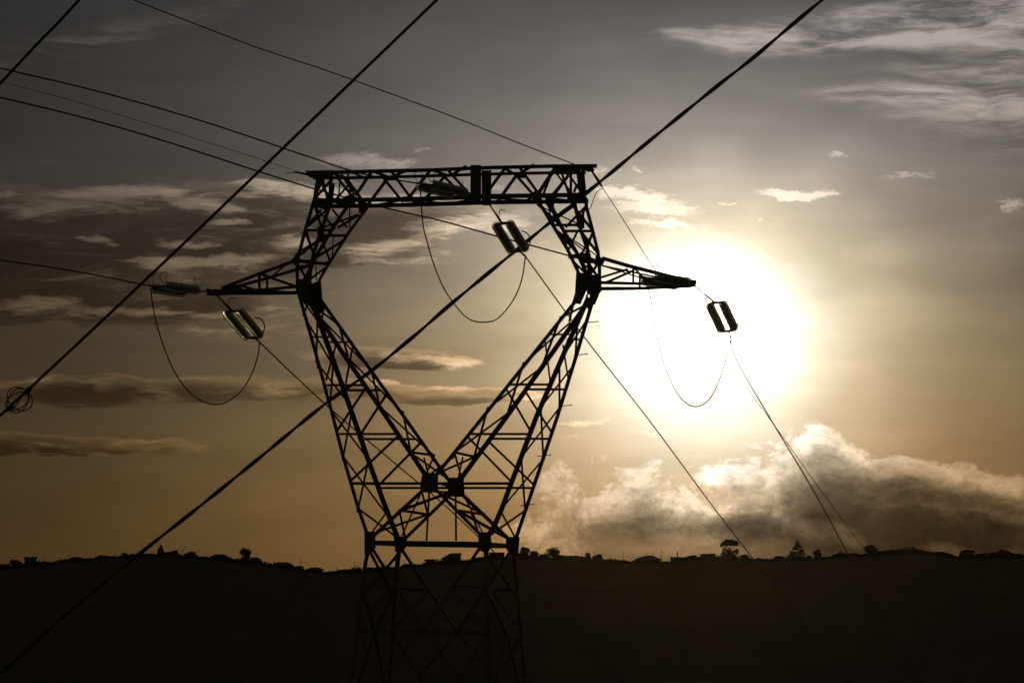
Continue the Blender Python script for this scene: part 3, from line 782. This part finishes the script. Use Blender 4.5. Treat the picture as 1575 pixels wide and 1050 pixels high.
GB = 'insulator sets of the spans running away to the right'
def setB(tip, Yt, yk, e1, e2, hang, horn, ring, label):
    """yk: two top pixel positions of the strings, e1,e2 bottom positions"""
    a1 = atY(*yk[0], Yt + .45); a2 = atY(*yk[1], Yt + .45)
    b1 = atY(*e1, Yt + 2.0); b2 = atY(*e2, Yt + 2.0)
    y1 = (a1 + a2) / 2; y2 = (b1 + b2) / 2
    hp = [([atY(x, y, Yt + .4) for x, y in horn], .012), ([atY(x, y, Yt + 1.9) for x, y in ring], .020)]
    end = atY(*hang, Yt + 2.35)
    insulator(label, tip, y1, y2, a2 - a1, hp, end, GB, .026)
    return end
endB_L = setB(T(0, 332, 453), tipL.y, ((348, 480.5), (369, 478.5)), (380, 519.5), (401, 517), (399, 526), [(351, 477), (352.5, 461), (356, 458.5), (363, 458.5)],
              [(392, 488.6), (401.4, 490.7), (407, 501.4), (404.3, 512), (398, 520)], 'double glass insulator set slanting down under the left crossarm tip')
endB_M = setB(T(0.6, 752.5, 314), 300.0, ((762.5, 346), (783.5, 343)), (787.5, 387), (808, 383), (808, 394), [(767, 340), (768.5, 326), (770.5, 322.5), (777, 323.5)],
              [(802, 355), (810.5, 358.5), (815.7, 367), (814, 377), (808, 386)], 'double glass insulator set slanting down under the middle of the top beam')
endB_R = setB(T(0, 1069, 440), tipR.y, ((1091, 468), (1111, 465)), (1110, 510), (1131, 506), (1124, 519), [(1092, 464), (1094, 448), (1097, 445), (1103, 446)],
              [(1120, 476), (1130, 479), (1136, 488), (1135, 498), (1130, 506)], 'double glass insulator set slanting down in front of the white sun glare')

# ------------------------------------------------------------------ cables
def wire(name, pts, r, label, cat, group=None, sub=6, n=6):
    m = MB(); m.tube(smooth_path(pts, sub), r, n)
    o = m.build(name, M['cable'], origin=pts[0])
    return tag(o, label, cat, group)

def on_plane(px, py, p0, dirx, diry):
    """unproject onto the vertical plane that holds the span"""
    nrm = Vector((diry, -dirx, 0)); d = ray(px, py)
    s = nrm.dot(p0 - CAM) / nrm.dot(d)
    return CAM + d * s

def extend(pts, n=2, curve=0.0):
    a, b = pts[-2], pts[-1]; d = b - a; out = list(pts)
    for i in range(1, n + 1): out.append(b + d * i + Vector((0, 0, curve * i * i)))
    return out

GC = 'line conductors between the pylons'
# spans towards the camera, leaving on the left
def spanA(end, pix, label, r=.021):
    pts = [end] + [on_plane(x, y, end, -.45, -1) for x, y in pix]
    pts = extend(pts, 3, .25)
    return wire('conductor_cable', pts, r, label, 'cable', GC)
spanA(endA_L, [(150, 423.5), (75, 410.5), (0, 400), (-150, 374)], 'lowest cable on the left, running from the left crossarm insulators to the frame edge')
spanA(endA_M, [(560, 268), (480, 243), (380, 209), (280, 177), (140, 138), (0, 105), (-150, 68)], 'upper cable sloping left from the insulators inside the top beam')
spanA(endA_R, [(885, 396), (770, 365), (680, 340), (585, 318), (475, 288), (380, 258), (240, 213), (120, 179), (0, 150), (-150, 114)], 'long cable crossing behind the pylon head from the right crossarm to the left edge')
# spans away to the right
def spanB(end, pix, label, r=.021):
    pts = [end] + [on_plane(x, y, end, .085, 1) for x, y in pix]
    d = pts[-1] - pts[-2]
    out = list(pts); p = pts[-1]; k = d.z / d.y
    for Y in (60, 130, 210, 300):
        out.append(Vector((pts[-1].x + .085 * Y, pts[-1].y + Y, pts[-1].z + (k * Y) + Y * Y * .000045)))
    return wire('conductor_cable', out, r, label, 'cable', GC)
spanB(endB_L, [(500, 621), (600, 706), (700, 791), (830, 918), (940, 1030)], 'thin cable descending from the left insulators behind the fork of the pylon')
spanB(endB_M, [(900, 520), (1000, 648), (1100, 783), (1200, 912), (1310, 1050)], 'cable descending through the right fork arm to the right of the pylon')
spanB(endB_R, [(1134, 556), (1190, 652), (1250, 752), (1310, 862), (1370, 968), (1432, 1070)], 'cable descending below the sun, the thicker of the crossing pair')

# jumpers
GJ = 'jumper loops under the pylon head'
def jumper(a, b, pix, label):
    pts = [a]; n = len(pix) + 1
    for i, (x, y) in enumerate(pix): pts.append(atY(x, y, a.y + (b.y - a.y) * (i + 1) / n))
    pts.append(b)
    return wire('jumper_loop', pts, .0185, label, 'cable', GJ, 6)
def low(p, dz=.1): return p - Vector((0, 0, dz))
jumper(atY(232, 445, endA_L.y + .1), low(endB_L, .03), [(235, 470), (242, 502), (252, 533), (265, 565), (281, 591), (300, 610), (318, 619.5), (336, 621.5), (353, 615.5), (372, 600), (388, 573), (397, 545)], 'cable loop hanging between the left crossarm insulator sets')
jumper(atY(646.5, 290, endA_M.y + .1), low(endB_M, .03), [(648, 315), (651, 348), (658, 376), (666, 403), (679, 436), (694, 461), (712, 483), (728, 493.5), (751, 495), (767, 488.5), (785, 468), (797, 446), (804, 423)], 'cable loop hanging inside the window of the pylon head')
jumper(atY(992, 434, endA_R.y + .1), low(endB_R, .03), [(999, 450), (1004, 480), (1011, 520), (1020, 555), (1033, 589), (1049, 614), (1068, 625), (1087, 618), (1101, 597), (1112, 568), (1120, 540)], 'cable loop hanging in front of the sun')

# earth wires
GE = 'earth wires at the top of the pylon'
pk = T(-1.1, 474, 267)
m_pts = [on_plane(x, y, pk, -.45, -1) for x, y in [(466, 266.5), (400, 245), (300, 213), (200, 182), (100, 152), (0, 126), (-150, 92)]]
wire('earth_wire', extend([pk] + m_pts, 3, .25), .0075, 'hair-thin earth wire sloping left from the left end of the top beam', 'cable', GE)
pk2 = T(-1.1, 884, 253)
m_pts = [on_plane(x, y, pk2, -.45, -1) for x, y in [(800, 221), (700, 181), (600, 144), (500, 108), (400, 75), (300, 37), (205, 0), (60, -58)]]
wire('earth_wire', extend([pk2] + m_pts, 3, .25), .015, 'earth wire sloping left high above the top beam from its right end', 'cable', GE)
pk3 = T(-.9, 910, 263)
m_pts = [on_plane(x, y, pk3, .085, 1) for x, y in [(925, 286), (960, 340), (1005, 411), (1060, 485), (1132, 575), (1192, 655), (1265, 757), (1330, 845), (1395, 930), (1440, 990)]]
d = m_pts[-1] - m_pts[-2]
wire('earth_wire', [pk3] + m_pts + [m_pts[-1] + d, m_pts[-1] + d * 3], .0125, 'earth wire descending past the sun from the right end of the top beam', 'cable', GE)
# fittings of the earth wires
t = empty('earth_wire_clamp', pk3, 'earth wire clamp with a loose curled tail at the right end of the top beam', 'clamp')
m = MB(); m.tube([pk3, atY(921, 279, pk3.y + .4), atY(926, 287.5, pk3.y + .6)], [.025, .045, .02], 8); m.build('clamp_body', M['rust'], t)
m = MB(); m.tube(smooth_path([atY(x, y, pk3.y + .3) for x, y in [(927, 290.5), (922, 292), (916, 299), (911, 312), (908, 320), (904, 322.5)]], 6), .013, 6); m.build('wire_tail', M['cable'], t)
t = empty('earth_wire_clamp', pk, 'small earth wire clamp with a short spike at the left end of the top beam', 'clamp')
m = MB(); m.tube([T(-1.1, 482, 270), T(-1.1, 466, 267), T(-1.1, 452, 264.5)], [.05, .03, .018], 8); m.build('clamp_body', M['rust'], t)
m = MB(); m.tube([T(-1.1, 456, 265), T(-1.1, 438, 267)], .012, 6); m.build('wire_tail', M['cable'], t)

# the heavier line that crosses behind the pylon
GF = 'cables of the second line crossing behind the pylon'
def fwire(pix, Y0, Y1, r, label):
    x0, x1 = pix[0][0], pix[-1][0]
    pts = [atY(x, y, Y0 + (Y1 - Y0) * (x - x0) / (x1 - x0)) for x, y in pix]
    pts = extend(pts, 1); pts = extend(pts[::-1], 1)[::-1]
    return wire('crossing_cable', pts, r, label, 'cable', GF), pts
fwire([(330, -235), (120, 2), (60, 65), (0, 129), (-200, 342)], 326, 338, .046, 'short length of cable across the top left corner')
fwire([(860, -182), (672, 0), (545, 122), (400, 262), (222, 432), (50, 593), (0, 639), (-210, 836)], 326, 342, .047, 'straight cable from top centre down to the wire ball at the left edge')
pix3 = [(1420, -120), (1265, 0), (1160, 88), (1100, 135), (1000, 216), (930, 274), (840, 347), (800, 380), (700, 462), (640, 514), (570, 571), (500, 621), (400, 703), (300, 784), (215, 851), (100, 945), (0, 1035), (-180, 1185)]
pts = [atY(x, y, 322 + 24 * (1420 - x) / 1600) for x, y in pix3]
path = smooth_path(pts, 40)
tw = empty('twin_crossing_cable', pts[0], 'thick twisted twin cable crossing the whole frame from upper right to lower left', 'cable', GF)
acc = 0.0; A_, B_ = [], []
for i, p in enumerate(path):
    if i: acc += (p - path[i - 1]).length
    dd = (path[min(i + 1, len(path) - 1)] - path[max(i - 1, 0)]).normalized()
    e1 = dd.cross(Vector((0, 0, 1))).normalized(); e2 = e1.cross(dd)
    ph = acc * 2 * math.pi / 3.1 + .8 * math.sin(acc * .45)
    off = e1 * math.cos(ph) * .027 + e2 * math.sin(ph) * .027
    A_.append(p + off); B_.append(p - off)
for q in (A_, B_):
    m = MB(); m.tube(q, .040, 6); m.build('strand', M['cable'], tw, smooth=True)

# wire-cage marker ball
cm_ = atY(29, 614.5, 338.5); axd = (atY(50, 593, 338.2) - atY(0, 639, 339)).normalized()
mk = empty('wire_marker_ball', cm_, 'open wire cage ball clamped on the cable near the left edge', 'cable marker')
e1 = axd.cross(Vector((0, 1, 0))).normalized(); e2 = axd.cross(e1)
rad = .43
for k, (rot, sh, sc) in enumerate(((12, .02, 1), (58, -.03, .96), (103, .03, 1.0), (148, -.02, .93))):
    q = R(rot); pr = e1 * math.cos(q) + e2 * math.sin(q); tl = R((-9, 8, 12, -11)[k])
    a2 = (axd * math.cos(tl) + pr.cross(axd) * math.sin(tl))
    m = MB(); m.tube([cm_ + axd * sh * 2.3 + (a2 * math.cos(t_ * math.pi / 18) + pr * math.sin(t_ * math.pi / 18)) * rad * sc for t_ in range(36)], .019, 6, closed=True)
    m.build('ring', M['rust'], mk)
for s_ in (-1, 1):
    m = MB(); c = cm_ + axd * (s_ * (rad + .02)); m.tube([c - axd * .14, c - axd * .05, c + axd * .05, c + axd * .14], [.05, .08, .08, .055], 8)
    m.build('clamp', M['rust'], mk)

# ------------------------------------------------------------------ the ridge: houses, trees, masts
PXM = F / CR    # photograph pixels for one metre on the ridge
def ridge(px, dY=0.0):
    x = (px - 787.5) / F * (CR + dY)
    return Vector((x, CR + dY, ground(x, CR + dY)))
def zrow(py, Y=CR): return CAM.z + (HOR - py) / F * Y

def leaves(mb, c, rx, ry, rz, n, size, rnd, shape=None):
    for _ in range(n):
        while True:
            v = Vector((rnd.uniform(-1, 1), rnd.uniform(-1, 1), rnd.uniform(-1, 1)))
            if v.length <= 1: break
        if shape: v = shape(v, rnd)
        p = c + Vector((v.x * rx, v.y * ry, v.z * rz))
        a = Vector((rnd.gauss(0, 1), rnd.gauss(0, 1), rnd.gauss(0, 1))).normalized()
        b = a.cross(Vector((rnd.gauss(0, 1), rnd.gauss(0, 1), rnd.gauss(0, 1)))).normalized()
        s = size * rnd.uniform(.5, 1.2)
        mb.add([p - a * s, p + b * s * .7, p + a * s, p - b * s * .7], [(0, 1, 2, 3)])

def tree(px, top, wpx, kind, label, name='broadleaf_tree', cat='tree', seed=0, dY=0):
    rnd = random.Random(seed * 7 + int(px))
    b = ridge(px, dY); W = wpx / PXM / 2 * 1.22; ztop = zrow(top, CR + dY); H = max(ztop - b.z, 1.2)
    t = empty(name, b, label, cat, 'trees along the ridge')
    m = MB(); f = MB()
    if kind == 'umbrella':
        m.tube([b - Vector((0, 0, .6)), b + Vector((.25, 0, H * .3)), b + Vector((.1, 0, H * .6)), b + Vector((0, 0, H * .8))], [.34, .28, .2, .12], 7)
        for q in range(9):
            an = q * .7; e = b + Vector((math.cos(an) * W * .7, math.sin(an) * W * .7, H * (.68 + .14 * math.sin(q * 2.1))))
            m.tube([b + Vector((.1, 0, H * .42)), (b + Vector((.1, 0, H * .5)) + e) / 2, e], [.12, .09, .05], 5)
        for q in range(26):
            an = rnd.uniform(0, 6.28); rr = rnd.uniform(0, .85) ** .5
            leaves(f, b + Vector((math.cos(an) * rr * W * .8, math.sin(an) * rr * W * .8, H * (.86 - .12 * rr * rr + rnd.uniform(-.08, .06)))), W * .28, W * .28, H * .10, 85, .3, rnd)
        for q in range(9):
            an = rnd.uniform(0, 6.28)
            leaves(f, b + Vector((math.cos(an) * W * .65 + .5, math.sin(an) * W * .6, H * rnd.uniform(.35, .58))), W * .26, W * .26, H * .08, 60, .28, rnd)
        for q in range(8):
            leaves(f, b + Vector((rnd.uniform(-.9, 1.1) * W, rnd.uniform(-1, 1), H * rnd.uniform(.05, .28))), W * .45, W * .45, H * .13, 90, .32, rnd)
    elif kind == 'cone':
        m.tube([b - Vector((0, 0, .6)), b + Vector((0, 0, H * .5)), b + Vector((0, 0, H * .97))], [.22, .13, .02], 7)
        lv = 11
        for i in range(lv):
            h = i / (lv - 1); rr = W * (1 - h) ** .85 + .08
            for q in range(max(3, int(9 * (1 - h)))):
                an = rnd.uniform(0, 6.28)
                leaves(f, b + Vector((math.cos(an) * rr * .7, math.sin(an) * rr * .7, H * (.04 + .93 * h) - .1)), rr * .45 + .1, rr * .45 + .1, H * .07, 60, .24, rnd)
    else:
        m.tube([b - Vector((0, 0, .8)), b + Vector((.1, 0, H * .35)), b + Vector((-.05, 0, H * .7))], [.24, .17, .07], 7)
        for q in range(6):
            an = q * 1.05; e = b + Vector((math.cos(an) * W * .55, math.sin(an) * W * .55, H * rnd.uniform(.5, .8)))
            m.tube([b + Vector((.05, 0, H * .3)), (b + Vector((0, 0, H * .4)) + e) / 2, e], [.1, .07, .03], 5)
        nb_ = 24
        for q in range(nb_):
            an = rnd.uniform(0, 6.28); u = rnd.random() ** .6
            hh = rnd.uniform(.02, .88)
            env = math.sin(math.pi * min(1, max(.05, hh * .8 + .2))) ** .5
            leaves(f, b + Vector((math.cos(an) * W * .72 * u * env, math.sin(an) * W * .72 * u * env, H * hh)), W * .38, W * .38, H * .16, 62, .30, rnd)
    m.build('trunk', M['bark'], t); f.build('crown', M['leaf'], t)
    return t

TREES = [
    (24, 861, 20, 'b', 'low rounded tree at the far left end of the ridge'),
    (118, 857, 22, 'b', 'low tree midway between the antenna block and the long flat house on the left'),
    (158, 858, 22, 'b', 'wide low tree to the left of the long flat house on the left ridge'),
    (191, 851, 9, 'b', 'small round tree touching the left end of the long flat house'),
    (247, 838, 11, 'c', 'small pointed conifer rising at the right end of the long flat house'),
    (268, 847, 12, 'b', 'small clipped tree just right of the small pointed conifer'),
    (293, 849, 20, 'b', 'rounded bushy tree left of the domed roof house'),
    (377, 843, 19, 'b', 'tall ragged tree standing alone right of the domed roof house'),
    (390, 858, 22, 'b', 'low bush at the foot of the tall ragged tree on the left ridge'),
    (461, 871, 14, 'b', 'little bush between two low houses left of the pylon'),
    (631, 869, 22, 'b', 'scrubby tree seen low between the two left legs of the pylon'),
    (662, 859, 24, 'b', 'bushy tree touching the left side of the slant roofed block'),
    (806, 841, 22, 'b', 'tall bushy tree touching the right leg of the pylon'),
    (822, 848, 14, 'b', 'smaller tree just right of the bushy tree by the pylon leg'),
    (851, 842, 25, 'b', 'round topped tree standing on the ridge right of the pylon'),
    (838, 853, 16, 'b', 'low shrubby tree at the left foot of the round topped tree'),
    (904, 851, 10, 'b', 'small tree beside the mast right of the gabled house'),
    (919, 853, 16, 'b', 'ragged small tree right of the gabled house and its mast'),
    (1066, 853, 16, 'b', 'bush at the right end of the long flat house on the right ridge'),
    (1090, 852, 30, 'b', 'broad low tree just left of the umbrella pine'),
    (1122, 829, 25, 'u', 'umbrella pine with a flat spreading crown on the right ridge'),
    (1146, 853, 13, 'b', 'small round bush just right of the umbrella pine'),
    (1199, 856, 15, 'b', 'low round bush just left of the large dark conifer'),
    (1227, 832, 27, 'c', 'large dark conical conifer on the right ridge'),
    (1245, 855, 9, 'b', 'small shrub at the right foot of the large dark conifer'),
    (1257, 846, 13, 'b', 'slender bushy tree right of the large dark conifer'),
    (1292, 851, 24, 'b', 'low spreading tree where the right cables cross the ridge'),
    (1312, 852, 20, 'b', 'low bush right of where the thick cable crosses the ridge'),
    (1338, 838, 21, 'b', 'square topped tree left of the long hall on the right ridge'),
    (1447, 850, 20, 'b', 'low tree at the right end of the long hall'),
    (1459, 852, 14, 'b', 'smaller tree right of the long hall, last before the bright gap'),
    (1489, 845, 22, 'b', 'round tree on the right side of the bright gap in the ridge'),
    (1507, 852, 22, 'b', 'low tree between the last two round trees on the right'),
    (1530, 850, 18, 'b', 'tree joined to the left side of the last broad tree on the right'),
    (1545, 845, 26, 'b', 'last broad flat topped tree near the right edge'),
    (1568, 852, 18, 'b', 'low tree cut by the right edge of the frame'),
    (692, 858, 34, 'b', 'dark shrubbery in front of the slant roofed block'),
    (740, 858, 26, 'b', 'low shrubby tree between the two right legs of the pylon'),
]
KN = {'b': 'broadleaf_tree', 'c': 'conifer_tree', 'u': 'umbrella_pine'}
KK = {'b': 'broad', 'c': 'cone', 'u': 'umbrella'}
for i, (x, top, w, k, lab) in enumerate(TREES):
    tree(x, top, w, KK[k], lab, KN[k], 'tree', i, -3 + (i % 4) * 2)

def house(x0, x1, top, kind, label, extras=()):
    c = ridge((x0 + x1) / 2, 8); W = (x1 - x0) / PXM; D = 8.0; Y = CR + 8
    zt = zrow(top, Y); zb = c.z - 2.0
    t = empty('house', Vector((c.x, Y, zb)), label, 'house', 'houses along the ridge')
    xa, xb = c.x - W / 2, c.x + W / 2; ya, yb = Y, Y + D
    w = MB(); r = MB()
    if kind in ('gable', 'hip', 'dome'):
        rh = max(.9, min(2.0, W * .16)); ze = zt - rh
        w.box(xa + .3, xb - .3, ya + .3, yb - .3, zb, ze)
        ins = {'gable': 0.30, 'hip': .36, 'dome': .22}[kind] * W
        ym = (ya + yb) / 2
        r.add([(xa - .3, ya - .3, ze), (xb + .3, ya - .3, ze), (xb + .3, yb + .3, ze), (xa - .3, yb + .3, ze), (xa + ins, ym, zt), (xb - ins, ym, zt),
               (xa - .3, ya - .3, ze - .18), (xb + .3, ya - .3, ze - .18), (xb + .3, yb + .3, ze - .18), (xa - .3, yb + .3, ze - .18)],
              [(0, 1, 5, 4), (1, 2, 5), (2, 3, 4, 5), (3, 0, 4), (6, 9, 8, 7), (0, 6, 7, 1), (1, 7, 8, 2), (2, 8, 9, 3), (3, 9, 6, 0)])
    elif kind == 'slant':
        w.add([(xa, ya, zb), (xb, ya, zb), (xb, yb, zb), (xa, yb, zb), (xa, ya, zt - 1.6), (xa + W * .35, ya, zt - .3), (xb, ya, zt - .2), (xa, yb, zt - 1.6), (xa + W * .35, yb, zt - .3), (xb, yb, zt - .2)],
              [(0, 1, 6, 5, 4), (3, 7, 8, 9, 2), (0, 4, 7, 3), (1, 2, 9, 6), (4, 5, 8, 7), (5, 6, 9, 8), (0, 3, 2, 1)])
        r.add([(xa + W * .35, ya - .2, zt - .28), (xb + .2, ya - .2, zt - .18), (xb + .2, yb + .2, zt - .18), (xa + W * .35, yb + .2, zt - .28),
               (xa + W * .35, ya - .2, zt - .08), (xb + .2, ya - .2, zt), (xb + .2, yb + .2, zt), (xa + W * .35, yb + .2, zt - .08)],
              [(0, 3, 2, 1), (4, 5, 6, 7), (0, 1, 5, 4), (1, 2, 6, 5), (2, 3, 7, 6), (3, 0, 4, 7)])
    else:
        w.box(xa, xb, ya, yb, zb, zt - .25); r.box(xa - .25, xb + .25, ya - .25, yb + .25, zt - .246, zt)
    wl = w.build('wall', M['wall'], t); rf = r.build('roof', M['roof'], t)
    nwin = max(1, int(W / 3))
    for q in range(nwin):
        m = MB(); xx = xa + W * (q + .5) / nwin; m.box(xx - .4, xx + .4, ya + (.27 if kind in ('gable', 'hip', 'dome') else -.03), ya + (.33 if kind in ('gable', 'hip', 'dome') else .03), zb + 2.3, zb + 3.2)
        m.build('window', M['dark'], wl)
    for px, ptop, wd in extras:
        m = MB(); xx = (px - 787.5) / F * Y; zz = zrow(ptop, Y)
        if wd > .2: m.box(xx - wd / 2, xx + wd / 2, Y + 3.4, Y + 4.0, zt - 1.2, zz); m.build('chimney', M['wall'], rf)
        else: m.tube([(xx, Y + 4, zt - 1.4), (xx, Y + 4, zz)], wd / 2, 5); m.build('antenna', M['rust'], rf)
house(37, 56, 857, 'flat', 'small square block with antennas near the left edge', [(51, 853, .12), (55, 853, .14), (60, 859, .1)])
house(200, 243, 852, 'flat', 'long low flat roofed house on the left ridge', [(217, 845, .5), (226, 849, .1)])
house(324, 350, 852, 'dome', 'low domed roof house left of the tall ragged tree')
house(419, 449, 864, 'dome', 'small hipped house left of the slim mast', [(421, 863, .5)])
house(471, 497, 872, 'gable', 'low gabled house right of the slim mast')
house(520, 543, 875, 'gable', 'low gabled house just left of the pylon legs')
house(576, 602, 873, 'flat', 'flat roofed house seen between the left legs of the pylon')
house(681, 709, 851, 'slant', 'slant roofed block framed under the waist of the pylon')
house(753, 776, 850, 'flat', 'flat roofed block seen between the right legs of the pylon')
house(870, 897, 854, 'dome', 'gabled house right of the round topped tree')
house(928, 956, 861, 'gable', 'low gabled house left of the tall mast on the right', [(947, 859, .4)])
house(978, 1017, 854, 'hip', 'wide hipped roof house with a row of upright rods on top', [(992, 850.5, .22 * .8), (996, 849.5, .17), (1000, 850, .17), (1004, 848.5, .17), (1006.5, 848.5, .17)])
house(1032, 1062, 857, 'flat', 'long flat roofed house right of the hipped house', [(1042, 850, .35)])
house(1356, 1426, 848.5, 'hip', 'very long low hall on the right part of the ridge')

def mast(px, top, label):
    b = ridge(px, -5); Y = CR - 5
    t = empty('mast', b, label, 'mast', 'slim masts on the ridge')
    m = MB(); z = zrow(top, Y); m.tube([b - Vector((0, 0, .8)), (b.x, Y, z)], [.13, .08], 6); m.build('pole', M['rust'], t)
    m = MB(); m.tube([(b.x - .5, Y, z - .5), (b.x + .5, Y, z - .5)], .05, 5); m.build('crosspiece', M['rust'], t)
for px, top, lab in [(177.5, 850, 'short mast left of the long flat house'), (462.5, 858, 'slim mast between the two low houses left of the pylon'), (545, 864, 'slim mast just left of the pylon leg'),
                     (622, 862, 'short mast seen between the left and middle legs of the pylon'), (895, 850, 'short mast at the right end of the gabled house'), (958.5, 849, 'tall slim mast left of the hipped roof house'), (1017.5, 847, 'tall slim mast at the right eave of the hipped roof house'),
                     (1042.5, 847, 'mast behind the chimney of the flat house'), (1281, 847, 'slim mast between the conifer and the crossing cables'), (273, 845, 'thin mast near the small pointed conifer'), (280, 845.5, 'thin mast left of the rounded bushy tree'), (914, 850, 'thin mast over the ragged small tree'), (67, 858, 'thin mast right of the small square block')]:
    mast(px, top, lab)

# ragged low scrub that forms the skyline
rnd = random.Random(11); f = MB()
for i in range(2200):
    px = rnd.uniform(-120, 1700); dY = rnd.uniform(-14, 10)
    b = ridge(px, dY); cl = max(0, mnoise.noise(Vector((px / 22, 5.5, 0))) + .25) * 2.0 + max(0, mnoise.noise(Vector((px / 6, 1.5, 0)))) * .8
    h = rnd.uniform(.45, 1.1) * (.55 + cl * .75) * (1.6 if rnd.random() < .07 else 1)
    wv = rnd.uniform(.7, 1.3 + h * .5)
    leaves(f, b + Vector((0, 0, h * .35)), wv, wv, h * .7, 54, .3, rnd)
sc = f.build('ridge_scrub', M['leaf'], origin=(0, CR, 170))
tag(sc, 'dark low scrub running along the whole ridge line', 'scrub', kind='stuff')

# ------------------------------------------------------------------ thin added haze scattering forward to imitate the lens veil round the sun
mb = MB(); mb.box(-9500, 9500, -3500, 9990, -60, 260)
hz = mb.build('veil_haze', M['soil']); tag(hz, kind='stuff')
hm = bpy.data.materials.new('added_veil_haze'); hm.use_nodes = True; nt = hm.node_tree; nt.nodes.clear()
ho = nt.nodes.new('ShaderNodeOutputMaterial'); hv = nt.nodes.new('ShaderNodeVolumePrincipled')
hv.inputs['Color'].default_value = (1, .66, .42, 1)
hv.inputs['Density'].default_value = 9.5e-8
hv.inputs['Anisotropy'].default_value = .998
nt.links.new(hv.outputs[0], ho.inputs['Volume'])
hz.data.materials.clear(); hz.data.materials.append(hm)
